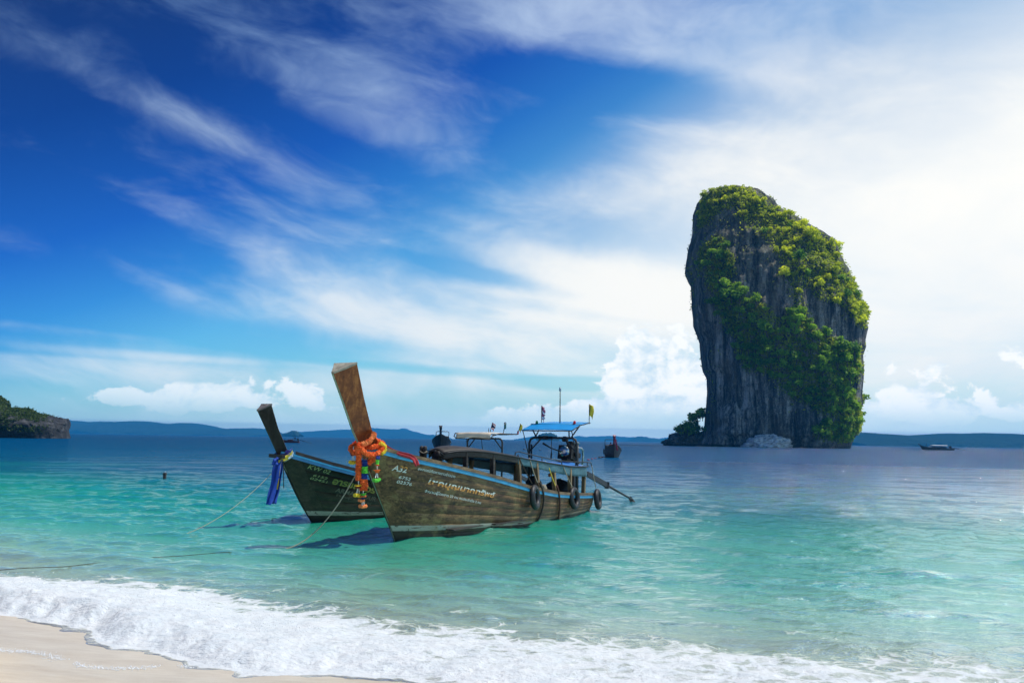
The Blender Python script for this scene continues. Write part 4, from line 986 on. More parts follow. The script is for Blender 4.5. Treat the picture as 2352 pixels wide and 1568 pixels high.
# engine and tail
def engine(root, s, z, ends, sc_=1.0, detail=True):
    e = MB(); E = Vector((s, 0, z)); k = sc_
    T = Matrix.Rotation(radians(14), 3, 'Y')
    bb = lambda c, d_: e.box(E + T @ Vector(c) * k, tuple(x * k for x in d_), T)
    bb((0, 0, 0), (.55, .34, .30)); bb((-.02, 0, .20), (.46, .24, .14)); bb((.0, 0, .30), (.38, .15, .07)); bb((-.36, 0, .02), (.10, .46, .42)); bb((.1, .2, -.02), (.2, .14, .16)); bb((.05, -.22, .03), (.24, .12, .14)); bb((0, 0, -.2), (.8, .2, .08))
    eng = e.build('engine', IRON, root, bevel=.012)
    if detail:
        x = MB()
        for i in range(6): x.box(E + T @ Vector((-.18 + i * .075, 0, .37)) * k, (.03 * k, .2 * k, .06 * k), T)
        x.build('rocker_cover', IRON, eng)
        MB().tube([E + T @ Vector(p) * k for p in [(-.12, -.2, .14), (-.1, -.27, .22), (.12, -.29, .26), (.32, -.26, .24), (.4, -.26, .05), (.42, -.24, -.25)]], .032 * k, 9).build('exhaust_pipe', CHROME, eng, smooth=True)
        MB().tube([E + T @ Vector(p) * k for p in [(-.2, -.16, .34), (-.1, -.2, .4), (.1, -.2, .41), (.22, -.12, .36)]], .025 * k, 8).build('hose', CHROME, eng, smooth=True)
        MB().lathe([(.02, -.09), (.09, -.09), (.1, -.05), (.1, .05), (.09, .09), (.02, .09)], 14, E + Vector((-.12, .12, .5)) * k, Matrix.Rotation(pi / 2, 3, 'X')).build('air_filter', IRON, eng, smooth=True)
        MB().lathe([(.05, -.02), (.19, -.02), (.19, .03), (.05, .04)], 18, E + T @ Vector((-.44, 0, .02)) * k, Matrix.Rotation(pi / 2, 3, 'Y')).build('fan', CHROME, eng, smooth=True)
        MB().tube([E + Vector((-.35, .08, .1)) * k, E + Vector((-.9, .2, .22)) * k, E + Vector((-1.25, .3, .36)) * k], [.02 * k, .02 * k, .032 * k], 8).build('steering_handle', IRON, eng, smooth=True)
        MB().tube([E + Vector((-.2, -.08, .2)) * k, E + Vector((-.62, -.1, .3)) * k], .012 * k, 6).build('lever', CHROME, eng, smooth=True)
    a, b = Vector(ends[0]), Vector(ends[1]); d_ = (b - a).normalized(); mid = a.lerp(b, .42)
    sh = MB(); sh.tube([E + Vector((.3 * k, 0, -.1 * k)), a], .05 * k, 8); sh.bar(a, mid, .09 * k, .16 * k); sh.tube([mid, b], [.045 * k, .032 * k], 9); sh.bar(mid - d_ * .05, mid + d_ * .03, .15 * k, .22 * k)
    tl = sh.build('tail_shaft', STEEL, root)
    pr = MB(); pr.tube([b - d_ * .05, b + d_ * .14], [.05, .02], 8)
    x = d_.orthogonal().normalized()
    for i in range(2):
        q = Quaternion(d_, pi * i) @ x; y = d_.cross(q); c = b + d_ * .04
        pr.add([c + y * .03 - d_ * .02, c - y * .03 + d_ * .02, c + q * .15 - y * .045 + d_ * .03, c + q * .17, c + q * .15 + y * .045 - d_ * .03], [(0, 1, 2, 3, 4)])
    pr.build('propeller', IRON, tl); MB().bar(b - d_ * .35 + Vector((0, 0, -.03)), b + d_ * .1 + Vector((0, 0, -.16)), .012, .12).build('skeg', IRON, tl)
    MB().bar((s + .15 * k, 0, z - .2 * k), (s + .15 * k, 0, .35), .12 * k, .16 * k, up=(0, 1, 0)).build('engine_post', IRON, root)
    return eng
ep = FA.loc(2270, 1822, 0.); t1 = FA.loc(2347, 1893, 0.); t2 = FA.loc(2528, 1995, 0.)
engine(A_, 9.95, ep[2] * 1.0 + .02, (t1, t2), 1.15)
# floodlight rig and mooring bitt in front of the roof
r_ = MB(); fs = EA[0][0]; P = [(fs, -.25, 2.06), (fs - .22, -.25, 2.16), (fs - .32, -.2, 2.18), (fs - .34, 0, 2.18), (fs - .3, .22, 2.16), (fs, .25, 2.1)]; r_.tube(P, .018, 6); r_.tube([(fs - .3, -.2, 2.15), (fs - .45, -.3, 1.8)], .014, 5); r_.build('lamp_frame', STEEL, A_)
MB().lathe([(.02, -.08), (.05, -.07), (.06, -.02), (.10, .05), (.105, .08), (.03, .07)], 14, (fs - .34, -.3, 2.07), Matrix.Rotation(radians(-70), 3, 'Y')).build('floodlight', IRON, A_, smooth=True)
bt_ = FA.loc(1693, 1806, .15)
for k in (-.045, .045): MB().lathe([(.05, -.26), (.05, .06), (.056, .09), (.05, .13), (.028, .155), (.004, .16)], 12, (bt_[0], -.15 + k * 1.2, bt_[2])).build('mooring_bitt', DARKW, A_, smooth=True)
MB().tube([(bt_[0] + .0 + .085 * cos(a), -.15 + .115 * sin(a), bt_[2] + .02 * sin(a * 3)) for a in np.linspace(0, 6.0, 16)], .012, 5).build('bitt_lashing', ROPE, A_)
# lettering
LW = simple('white_lettering', (.62, .66, .60), .6, var=.25, scale=20, bmp=0); LO = simple('orange_lettering', (.62, .27, .06), .6, var=.3, scale=20, bmp=0)
LY = simple('green_yellow_lettering', (.22, .25, .05), .6, var=.4, scale=14, bmp=0); LGY = simple('grey_lettering', (.13, .13, .09), .6, var=.4, scale=14, bmp=0); LY2 = simple('pale_green_lettering', (.30, .36, .15), .6, var=.3, scale=14, bmp=0)
tx = lambda *a, **k: text_on(A_, HA, FA, *a, **k)
tx('A32', (1564, 1878), (1624, 1889), 24, LW, LO, shear=.2, split=.55, thick=.02)
tx('6752', (1592, 1911), (1639, 1921), 12, LW, shear=.1, thick=.01)
tx('02576', (1584, 1929), (1644, 1941), 12, LW, shear=.1, thick=.01)
tx('สหกรณ์เรือหางยาวอ่าวนาง', (1669, 1877), (1819, 1909), 11, LW, thick=.012)
tx('โชคบุญมากทรัพย์', (1709, 1933), (1977, 1990), 22, LO, LW, shear=.15, split=.5, thick=.03)
tx('จำนวนผู้โดยสาร 22 คน คนประจำเรือ 2 คน', (1696, 1966), (1921, 2013), 10, LW, thick=.012)
# decorative water marks: fine shadow copy of the boat's name is paint too, left to the wood grain

# --- things on boat A
def wtube(name, pts, r, mt, label=None, cat=None, group=None, n=8, smooth=True):
    m_ = MB(); m_.tube(pts, r, n); o = m_.build(name, mt, None, smooth); return tag(o, label, cat, group)
def tyre(c, yaw, tilt, label, sc_=1.0, Rz=.36, rr_=.085):
    m_ = MB(); n1, n2 = 40, 12; V = []
    for i in range(n1):
        a = 2 * pi * i / n1
        for j in range(n2):
            q = 2 * pi * j / n2; r_ = Rz - rr_ + rr_ * cos(q) * 1.0 + (.006 if (i % 2 and abs(sin(q)) < .6) else 0); V.append((r_ * cos(a), rr_ * 1.05 * sin(q), r_ * sin(a)))
    Fq = [(i * n2 + j, ((i + 1) % n1) * n2 + j, ((i + 1) % n1) * n2 + (j + 1) % n2, i * n2 + (j + 1) % n2) for i in range(n1) for j in range(n2)]
    m_.add(V, Fq); o = m_.build('tyre', RUBBER, None, smooth=True); o.location = c; o.rotation_euler = (tilt, 0, yaw); o.scale = (sc_,) * 3
    return tag(o, label, 'tyre', 'old tyres hung as fenders along the near boat')
yawA = atan2(FA.d[1], FA.d[0])
def hullside(s, z, out): q = HA.at_sz(s, z, 1, out); return Vector(FA.world(q.x, -q.y, q.z))
TY = [(2140, 1986, 'black tyre fender hanging by the blue rail, nearest of the three on the hull', .10), (2297, 1990, 'black tyre fender hanging beside the second last roof post of the near boat', -.05), (2391, 1994, 'black tyre fender hanging at the stern corner of the near boat', .0)]
tpos = []
for i, (x, y, lb, yy) in enumerate(TY):
    b = 1.32 if i == 0 else 1.12 if i == 1 else .86
    q = FA.wl(x, y, b); tpos.append(q); tyre(q, yawA + yy + (.12 if i < 2 else .22), -.10, lb)
ROPES = [((2071, 1816), (2128, 1932), 0), ((2117, 1829), (2150, 1928), None), ((2189, 1847), (2222, 1941), None), ((2252, 1860), (2289, 1946), 1), ((2367, 1862), (2384, 1949), 2)]
rl = ['dark rope from the roof rail down to the first tyre', 'yellowish rope from the roof edge to the gunwale beside the first tyre', 'yellow rope knotted to the dark hose in the middle of the hull', 'pale rope from the roof edge down to the second tyre', 'pale rope from the roof end down to the stern tyre']
for i, (a, b, k) in enumerate(ROPES):
    p0 = FA.wl(*a, 1.2 if i < 2 else 1.1 if i < 4 else .95); p1 = FA.wl(*b, 1.33 if i < 2 else 1.22 if i < 4 else .9)
    wtube('rope', sag(p0, p1, .03), .014, [ROPED, ROPE, YEL, ROPE, ROPE][i], rl[i], 'rope', 'ropes tied from the roof of the near boat')
def hose(pts, label, mt2):
    P = []
    for x, y in pts:
        s, z = HA.hit(FA, 2000 + x * .2551, 1750 + y * .2551); P.append(hullside(s, max(z, -.1), .05))
    return wtube('hose', P, .032, mt2, label, 'hose', 'dark hoses hanging down the hull')
hose([(600, 700), (630, 770), (655, 860), (662, 950), (652, 1060), (625, 1160), (585, 1260), (530, 1345)], 'dark rope-bound hose curving down to the water beside the first tyre', ROPED)
hose([(868, 745), (890, 820), (905, 900), (915, 1000), (910, 1120), (897, 1240), (882, 1360)], 'reddish brown hose hanging straight into the water between two tyres', simple('rusty_hose', (.085, .032, .02), .8, var=.5))
# small things aboard, seen under the roof
bx_ = MB().box((0, 0, 0), (.36, .3, .3)).build('cool_box', simple('blue_white_plastic', (.42, .48, .60), .5), None, bevel=.02); bx_.location = FA.world(3.5, .2, 1.22); bx_.rotation_euler = (0, 0, yawA); tag(bx_, 'pale blue cool box under the dark roof of the near boat', 'cool box'); MB().box((0, 0, .17), (.38, .32, .05)).build('lid', WHITEP, bx_, bevel=.01)
st = empty('stool', FA.world(4.75, .55, .78), (0, 0, yawA)); tag(st, 'white topped low stool under the blue tarpaulin beside the first brown post', 'stool'); MB().box((0, 0, .3), (.42, .3, .03)).build('seat', WHITEP, st, bevel=.006)
for a in (-1, 1):
    for b in (-1, 1): MB().bar((a * .2, b * .13, 0), (a * .13, b * .1, .29), .05).build('leg', DARKW, st)
cr = MB()
for k in range(5): cr.tube([((.17 - .012 * k) * cos(a), (.13 + .008 * k) * sin(a), .02 + .025 * k) for a in np.linspace(0, 6.28, 20)], .013, 5)
o = cr.build('rope_coil', ROPE, None); o.location = FA.world(5.8, 1.0, HA.zs(5.8) + .09); tag(o, 'coil of tan rope lying on the gunwale under the blue tarpaulin', 'rope coil')
o = boulder('bundle', FA.world(6.35, .45, .95), (.26, .24, .42), 3.3, RUBBER, 24, 14, .2); tag(o, 'black rounded bundle standing between the middle roof posts', 'bundle')
o = boulder('bundle', FA.world(8.5, .3, .85), (.45, .42, .33), 6.3, IRON, 24, 14, .3); tag(o, 'dark heap of gear in the stern of the near boat', 'bundle')
fl_ = boulder('float', FA.wl(2199, 1898, .9), (.055, .055, .06), 1.3, simple('orange_float', (.5, .18, .08), .6), 14, 10, .05); tag(fl_, 'small orange and white float hanging on a cord under the tarpaulin', 'float')
# red cloth lying over the bow rail
P = [FA.wl(x, y, b) for x, y, b in [(1540, 1778, .18), (1553, 1790, .30), (1571, 1801, .42), (1603, 1813, .58), (1640, 1822, .72), (1657, 1833, .80), (1664, 1847, .84), (1668, 1861, .86)]]
cl = cloth('red_cloth', ribbon(P, .07, .13, side=(0, .3, 1), fold=.3, seed=3), RED); tag(cl, 'faded red cloth lying along the blue bow rail of the near boat', 'cloth')
# garlands
OR = simple('orange_flowers', (.92, .13, .018), .8, var=.35, scale=40, bmp=.6); ORL = simple('light_orange_flowers', (.95, .24, .07), .8, var=.3, scale=40, bmp=.6)
GRN = simple('green_flowers', (.13, .60, .05), .8, var=.3, scale=40, bmp=.6); BLF = simple('blue_flowers', (.010, .05, .28), .8, var=.4, scale=40, bmp=.6); YLF = simple('yellow_flowers', (.80, .55, .03), .8, var=.3, scale=40, bmp=.6)
MRF = simple('maroon_flowers', (.20, .02, .012), .8, var=.3, scale=40, bmp=.6); BEAD = simple('white_beads', (.78, .78, .72), .5, var=.1)
def z2(x, y, b): return FA.wl(1300 + x * .3189, 1700 + y * .3189, b)
def gar(label, pieces):
    e = empty('garland', tuple(Vector(pieces[0][1][0]))); tag(e, label, 'garland', 'flower garlands tied round the near prow'); pieces = [(a_, b_, ([q * .84 for q in c_] if hasattr(c_, '__len__') else c_ * .84), d_) for a_, b_, c_, d_ in pieces]
    inv = e.location
    for k, (nm, pts, r, mt_) in enumerate(pieces):
        o = ruffle([Vector(p) - inv for p in pts], r, k + len(label)).build(nm, mt_, e, smooth=False)
    return e
ringp = []
for a in np.linspace(0, 2 * pi, 22):
    ca_, sa_ = cos(a), sin(a); s = -1.25 + .33 * -ca_ * (1 if ca_ < 0 else 1.05); b = .36 * sa_ * (.55 if ca_ > .6 else 1); z = 2.30 + .14 * -ca_ + .05 * sin(2 * a)
    ringp.append(Vector(FA.world(s, b, z)))
gar('thick orange garland wound round the foot of the tall prow', [('orange_ring', ringp, .072, OR)])
gar('orange garland looped out over the blue rail in front of the prow', [('orange_loop', [z2(x, y, b) for x, y, b in [(430, 235, .1), (465, 290, .24), (485, 330, .30), (530, 362, .36), (600, 372, .42), (660, 352, .46), (708, 310, .46), (732, 262, .42), (715, 225, .34), (660, 200, .22)]], .072, OR)])
gar('light orange garland rising across the prow beside the red cloth', [('orange_strand', [z2(x, y, b) for x, y, b in [(470, 235, .22), (520, 220, .30), (565, 190, .33), (600, 140, .34), (622, 95, .33)]], .068, ORL)])
gar('long orange garland hanging straight down in front of the stem', [('orange_strand', [z2(420, 255, .16), z2(424, 400, .18), z2(424, 560, .18), z2(420, 690, .18)], .088, OR), ('yellow_flowers', [z2(420, 740, .18), z2(420, 760, .18)], .095, YLF), ('maroon_flowers', [z2(420, 764, .18), z2(420, 785, .18)], .08, MRF),
     ('beads', [z2(420, 692, .18), z2(420, 740, .18)], .013, BEAD), ('beads', [z2(412, 785, .18), z2(398, 850, .18)], .012, BEAD), ('beads', [z2(425, 785, .18), z2(430, 850, .18)], .012, BEAD), ('yellow_flowers', [z2(370, 875, .18), z2(400, 870, .18), z2(440, 880, .18)], .045, YLF)])
gar('blue, green and orange garland hanging over the stem', [('blue_flowers', [z2(492, 430, .26), z2(494, 510, .26)], .085, BLF), ('green_flowers', [z2(490, 512, .26), z2(490, 600, .26)], .098, GRN), ('blue_flowers', [z2(490, 602, .26), z2(488, 668, .26)], .092, BLF), ('orange_flowers', [z2(488, 672, .26), z2(484, 740, .26), z2(482, 815, .26)], .1, OR),
     ('green_flowers', [z2(478, 850, .26), z2(478, 875, .26)], .07, GRN), ('beads', [z2(480, 815, .26), z2(480, 850, .26)], .014, BEAD), ('orange_flowers', [z2(475, 880, .26), z2(475, 895, .26)], .08, ORL), ('blue_flowers', [z2(475, 900, .26), z2(475, 925, .26)], .05, NAVY), ('orange_flowers', [z2(425, 938, .26), z2(460, 945, .26), z2(490, 935, .26)], .035, ORL), ('beads', [z2(470, 930, .26), z2(462, 1000, .26)], .012, BEAD), ('beads', [z2(484, 930, .26), z2(490, 1000, .26)], .012, BEAD), ('orange_flowers', [z2(435, 1008, .26), z2(475, 1018, .26), z2(515, 1008, .26)], .045, ORL)])
gar('short orange garland slanting across the bow below the rail', [('orange_strand', [z2(540, 475, .3), z2(580, 440, .36), z2(628, 415, .42)], .075, OR)])
gar('small tasselled garland hanging on the bow planking below the rail', [('yellow_flowers', [z2(690, 215, .44), z2(755, 260, .48), z2(750, 320, .48), z2(705, 350, .5)], .05, YLF), ('blue_flowers', [z2(668, 380, .56), z2(662, 425, .56)], .05, BLF), ('green_flowers', [z2(660, 428, .56), z2(657, 485, .56)], .042, GRN), ('orange_flowers', [z2(656, 487, .56), z2(656, 502, .56)], .05, OR), ('beads', [z2(655, 503, .56), z2(655, 545, .56)], .014, BEAD), ('orange_flowers', [z2(654, 556, .58), z2(654, 590, .58)], [.085, .05], OR), ('beads', [z2(645, 600, .58), z2(632, 655, .6)], .012, BEAD), ('beads', [z2(658, 600, .58), z2(662, 655, .6)], .012, BEAD), ('green_flowers', [z2(610, 685, .6), z2(650, 690, .6), z2(690, 675, .6)], .04, GRN)])
gar('pair of small hanging flower tassels left of the stem', [('maroon_flowers', [z2(352, 338, -.1), z2(352, 375, -.1)], [.085, .06], MRF), ('beads', [z2(358, 262, -.1), z2(354, 335, -.1)], .01, BEAD), ('beads', [z2(350, 378, -.1), z2(335, 445, -.1)], .01, BEAD), ('beads', [z2(356, 378, -.1), z2(368, 445, -.1)], .01, BEAD), ('yellow_flowers', [z2(308, 455, -.1), z2(345, 466, -.1), z2(385, 458, -.1)], .045, YLF)])

# --- boat B: dark one behind, KW 02 -----------------------------------
FB = Frame(atz(1254 / 4, 2086 / 4), 29.5)
HB = Hull(stem=[(.35, -.45), (0, 0), (-.52, .65), (-1.34, 1.76), (-1.5, 2.0)],
          sheer=[(-1.5, 2.02, .05), (-1.3, 1.97, .24), (-.74, 1.80, .55), (-.07, 1.61, .8), (.68, 1.44, .95), (1.25, 1.30, 1.05), (3, 1.04, 1.15), (5, .86, 1.2), (8, .7, 1.08), (11, .64, .78)],
          wl=[(0, .025), (.5, .3), (1.0, .52), (2.4, .82), (4.6, .98), (7, .95), (9.2, .78), (11, .52)], L=11.0)
B_ = FB.root('longtail_boat'); tag(B_, 'dark long-tail boat behind the near one, KW 02 on its hull, blackened prow', 'boat')
plankset(B_, HB, HULL_B, 8); closing(HB, B_, HULL_B, DARKW); stemboard(HB, B_, HULL_B, .5)
for sd in (1, -1):
    strip_on(HB, 'rub_rail', -.08, .0, BLUE_B, B_, sd, w=.035); strip_on(HB, 'gunwale', .0, .05, WHITEP if 0 else BLUE, B_, sd, w=.04); strip_on(HB, 'bulwark', .05, .16, DARKW, B_, sd, .03, 1, w=-.03)
ed = MB(); path = [(HB.s_stem(z) - .012, 0, z) for z in np.linspace(-.3, 1.9, 14)]
for i in range(len(path) - 1): ed.bar(path[i], path[i + 1], .035, .025, up=(0, 1, 0))
ed.build('stem_edge', EDGE, B_)
prow(B_, [((-1.0, 1.3), (-.6, 1.5), .16), ((-1.34, 1.78), (-1.0, 1.86), .19), ((-1.62, 2.08), (-1.36, 2.14), .17), ((-2.02, 2.66), (-1.74, 2.74), .17), ((-2.36, 3.16), (-2.03, 3.34), .19)], PROW_B, ENDGR_B)
deckboards(HB, B_, DARKW, -.6, 2.2, lambda s: HB.zs(s) - .12)
for k in range(9): MB().box((3.1 + k * .62, 0, 1.02 - k * .01), (.56, 1.9, .03)).build('bench_board', WHITEP, B_, bevel=.005)
bw = MB(); bw.bar((-1.62, -.3, 1.93), (-1.5, .34, 1.95), .1, .1); bw.build('cross_timber', DARKW, B_)
MB().tube([(-.6, .1, 1.86), (-.55, .1, 1.98), (-.45, .1, 1.98), (-.42, .1, 1.88)], .014, 6).build('cleat', CHROME, B_)
# stern frame with cream canvas
a_ = MB(); a_.tube(arch(9.6, .82, .64, 2.53, .14), .038, 8); a_.tube([(9.6, -.82, 2.1), (9.6, -.45, 2.52)], .024, 6); a_.tube([(9.6, .82, 2.1), (9.6, .45, 2.52)], .024, 6)
P = [(8.72, .8, 2.52), (8.66, .86, 2.60), (8.72, .84, 2.72), (9.4, .8, 2.74), (10.9, .6, 2.7), (11.0, 0, 2.7), (10.9, -.8, 2.72), (9.4, -.8, 2.72), (8.9, -.8, 2.64), (8.72, -.78, 2.5)]
a_.tube(P, .024, 7); a_.tube([(8.72, .8, 2.52), (8.7, -.78, 2.49)], .022, 7); a_.tube([(8.7, .3, 2.5), (8.9, .3, 1.6)], .012, 5); a_.tube([(8.7, -.4, 2.5), (8.9, -.4, 1.6)], .012, 5); a_.build('canopy_frame', STEEL, B_, smooth=True)
V = []
for i in range(9):
    u = i / 8; s, z = (8.73, 2.53 + .19 * u / .35) if u < .35 else (8.73 + (u - .35) * 1.9, 2.73 + .01 * sin(u * 9))
    for q in np.linspace(-1, 1, 15): V.append((s - .02 * sin(q * 9) * (u < .4), .79 * q, z + .03 * (1 - q * q) - .012 * abs(sin(q * 14)) * (u < .1)))
o = MB().add(V, [tuple(q) for q in gridfaces(9, 15)]).build('canopy', CREAM, B_, smooth=True); m_ = o.modifiers.new('t', 'SOLIDIFY'); m_.thickness = .012
THAI = [RED, WHC, NAVY]
pA = FB.loc(1940, 1730, .1); flag(B_, 9.9, -.05, 2.72, .45, THAI, .16, .26, lean=.10, stripes=[0, 1, 2, 2, 1, 0]); MB().tube([(9.9, .0, 2.72), (9.9, 0, 2.95)], .014, 5).build('pole_socket', STEEL, B_)
MB().tube([(10.3, -.45, 2.7), (10.33, -.48, 2.98)], .016, 6).build('lamp_pole', STEEL, B_); MB().lathe([(.01, -.14), (.045, -.13), (.05, .08), (.06, .09), (.05, .13), (.01, .15)], 10, (10.33, -.52, 3.06)).build('stern_lamp', CHROME, B_, smooth=True)
flag(B_, 10.9, -.8, 2.72, .44, [YEL], .10, .30, lean=.10)
MB().tube([(10.9, -.8, 2.72), (10.92, -.8, 2.86)], .035, 7).build('pole_wrapping', RED, B_)
t1 = (11.6, 0, 1.2); engine(B_, 10.2, 1.55, (t1, (16, .2, .05)), 1.0, False)
tx = lambda *a, **k: text_on(B_, HB, FB, *a, **k)
tx('KW 02', (1227, 1871), (1318, 1895), 16, LY2, shear=.3, thick=.01)
tx('6152', (1250, 1902), (1307, 1916), 9, LY2, shear=.2, thick=.008)
tx('02451', (1238, 1914), (1308, 1931), 9, LY2, shear=.2, thick=.008)
tx('อารมณ์ทัวร์', (1326, 1932), (1500, 1972), 24, LY, shear=.15, thick=.04)
tx('ARMAN TOUR', (1337, 1964), (1500, 2003), 17, LGY, shear=.15, thick=.02)
tx('จำนวนผู้โดยสาร 20 คน', (1341, 1981), (1481, 2017), 9, LGY, thick=.01)
# sash round its stem
def zb(x, y, b): return FB.wl(1000 + x * .3827, 1400 + y * .3827, b)
sa = empty('sash', tuple(zb(300, 1120, .1))); tag(sa, 'blue, yellow and purple sash knotted round the blackened prow with long tails', 'sash'); iv = sa.location
def rb(nm, pts, w0, w1, mt_, side=(0, .2, 1), seed=0, fold=.2): return cloth(nm, ribbon([Vector(p) - iv for p in pts], w0, w1, side, fold=fold, seed=seed), mt_, sa)
rb('purple_band', [zb(375, 1085, .2), zb(400, 1062, .26), zb(425, 1040, .24)], .16, .22, PURP, (0.6, 0, .8), 1, .1)
rb('yellow_band', [zb(320, 1140, .18), zb(360, 1128, .24), zb(400, 1112, .28), zb(430, 1085, .3), (zb(442, 1055, .28))], .12, .15, YEL, (.2, 0, 1), 2, .12)
rb('white_band', [zb(400, 1128, .28), zb(440, 1098, .32), zb(450, 1068, .3)], .07, .09, WHC, (.2, 0, 1), 3, .1)
rb('navy_band', [zb(280, 1110, .0), zb(310, 1115, .14), zb(350, 1098, .22), zb(385, 1080, .24)], .14, .1, NAVY, (0, 0, 1), 4, .15)
rb('navy_band', [zb(260, 1075, -.12), zb(285, 1120, .0), zb(310, 1125, .12)], .15, .13, NAVY, (.4, 0, 1), 5, .2)
rb('blue_tail', [zb(300, 1135, .14), zb(285, 1220, .14), zb(262, 1340, .14), zb(238, 1450, .14), zb(205, 1570, .14), zb(190, 1610, .14)], .22, .16, BLUC, (1, -.3, 0), 6, .35)
rb('blue_tail', [zb(318, 1140, .16), zb(318, 1240, .16), zb(300, 1380, .16), zb(270, 1500, .16), zb(240, 1600, .16)], .16, .20, BLUC, (1, -.3, 0), 7, .3)
rb('yellow_tail', [zb(312, 1140, .2), zb(308, 1220, .2), zb(296, 1330, .2), zb(285, 1450, .2)], .10, .04, YEL, (1, -.3, 0), 8, .3)
rb('blue_knot', [zb(290, 1120, .2), zb(262, 1150, .2), zb(262, 1195, .2)], .12, .16, BLUC, (1, -.3, 0), 9, .4)
wtube('rope', sag(zb(350, 1150, .2), zb(352, 1438, .2), 0, 6), .012, ROPED, 'thin dark line hanging free below the sash of the dark boat', 'rope')
wtube('rope', sag(zb(450, 1100, .3), zb(345, 1165, .12), .02, 6), .014, ROPEG, 'pale cord tied round the stem of the dark boat under the sash', 'rope')
# mooring lines
def pz(x, y, z=0.0): return Vector(atz(x * 1024 / 2352, y * 1024 / 2352, z))
e1 = pz(415, 1229, .02); a1 = zb(245, 1280, .0)
wtube('mooring_rope', sag(zb(330, 1165, .05), e1, .28, 24), .008, ROPE, 'thin pale mooring line from the dark boat slanting into the water on the left', 'rope', 'mooring lines')
a2 = FA.wl(1425, 1895, 0.1); e2 = pz(620, 1259, .02)
wtube('mooring_rope', sag(FA.wl(1437, 1870, .05), e2, .55, 28), .013, ROPE, 'tan mooring line running down from the near prow across the dark hull', 'rope', 'mooring lines')
P = [pz(x, y, .035) for x, y in [(-60, 1312), (60, 1303), (150, 1300), (250, 1288), (330, 1280), (420, 1275), (500, 1268), (600, 1262)]]
wtube('mooring_rope', P, .006, ROPED, 'dark floating line stretched along the surface in front of the breaking wave', 'rope', 'mooring lines')
wtube('mooring_rope', [pz(x, y, .03) for x, y in [(575, 1197), (600, 1192), (635, 1188)]], .006, ROPED, 'short dark piece of line at the surface left of the dark boat', 'rope', 'mooring lines')

# --- people ------------------------------------------------------------
SKIN = simple('skin', (.16, .08, .05), .6, var=.15); SHIRT = simple('dark_shirt', (.03, .03, .05), .85); SHIRTR = simple('red_shirt', (.30, .03, .03), .85)
def person(loc_, rot, sc_, label, shirt, seated=False, arms=.25):
    J = dict(pel=(0, 0, .95), wst=(0, 0, 1.1), ch=(0, .01, 1.32), nk=(0, .0, 1.5), hd=(0, -.01, 1.6), tp=(0, -.01, 1.74))
    for sd, k in ((-1, 'l'), (1, 'r')):
        J[k + 'sh'] = (sd * .18, 0, 1.42); J[k + 'el'] = (sd * (.22 + arms * .3), .02, 1.16); J[k + 'wr'] = (sd * (.24 + arms * .2), -.08, .93); J[k + 'hn'] = (sd * (.24 + arms * .2), -.1, .84)
        if seated: J[k + 'hp'] = (sd * .1, 0, .9); J[k + 'kn'] = (sd * .13, -.42, .92); J[k + 'an'] = (sd * .13, -.44, .5); J[k + 'ft'] = (sd * .13, -.6, .46)
        else: J[k + 'hp'] = (sd * .1, 0, .88); J[k + 'kn'] = (sd * .12, -.02, .48); J[k + 'an'] = (sd * .13, .02, .08); J[k + 'ft'] = (sd * .14, -.15, .03)
    Rd = dict(pel=.13, wst=.115, ch=.14, nk=.055, hd=.09, tp=.07, sh=.065, el=.043, wr=.03, hn=.035, hp=.085, kn=.058, an=.04, ft=.035)
    nm = list(J); E = [('pel', 'wst'), ('wst', 'ch'), ('ch', 'nk'), ('nk', 'hd'), ('hd', 'tp')]
    for k in 'lr': E += [('ch', k + 'sh'), (k + 'sh', k + 'el'), (k + 'el', k + 'wr'), (k + 'wr', k + 'hn'), ('pel', k + 'hp'), (k + 'hp', k + 'kn'), (k + 'kn', k + 'an'), (k + 'an', k + 'ft')]
    me = bpy.data.meshes.new('person'); me.from_pydata([J[k] for k in nm], [(nm.index(a), nm.index(b)) for a, b in E], [])
    o = link('person', me); sk = o.modifiers.new('skin', 'SKIN'); 
    for i, k in enumerate(nm):
        r_ = Rd.get(k, Rd.get(k[1:], .05)); me.skin_vertices[0].data[i].radius = (r_, r_)
    me.skin_vertices[0].data[0].use_root = True
    o.modifiers.new('sub', 'SUBSURF').levels = 1
    bpy.context.view_layer.update(); me2 = bpy.data.meshes.new_from_object(o.evaluated_get(bpy.context.evaluated_depsgraph_get())); o.modifiers.clear(); o.data = me2
    me2.materials.clear(); me2.materials.append(SKIN); me2.materials.append(shirt); me2.materials.append(NAVY)
    for f in me2.polygons:
        z = f.center.z; f.material_index = 1 if 1.0 < z < 1.47 and abs(f.center.x) < .32 else 2 if .45 < z <= 1.0 and abs(f.center.x) < .21 else 0
    MB().lathe([(.01, 1.60), (.10, 1.62), (.105, 1.68), (.085, 1.76), (.02, 1.79)], 12, (0, .01, 0)).build('hair', NAVY, o, smooth=True)
    o.location = loc_; o.rotation_euler = (0, 0, rot); o.scale = (sc_,) * 3; return tag(o, label, 'person')

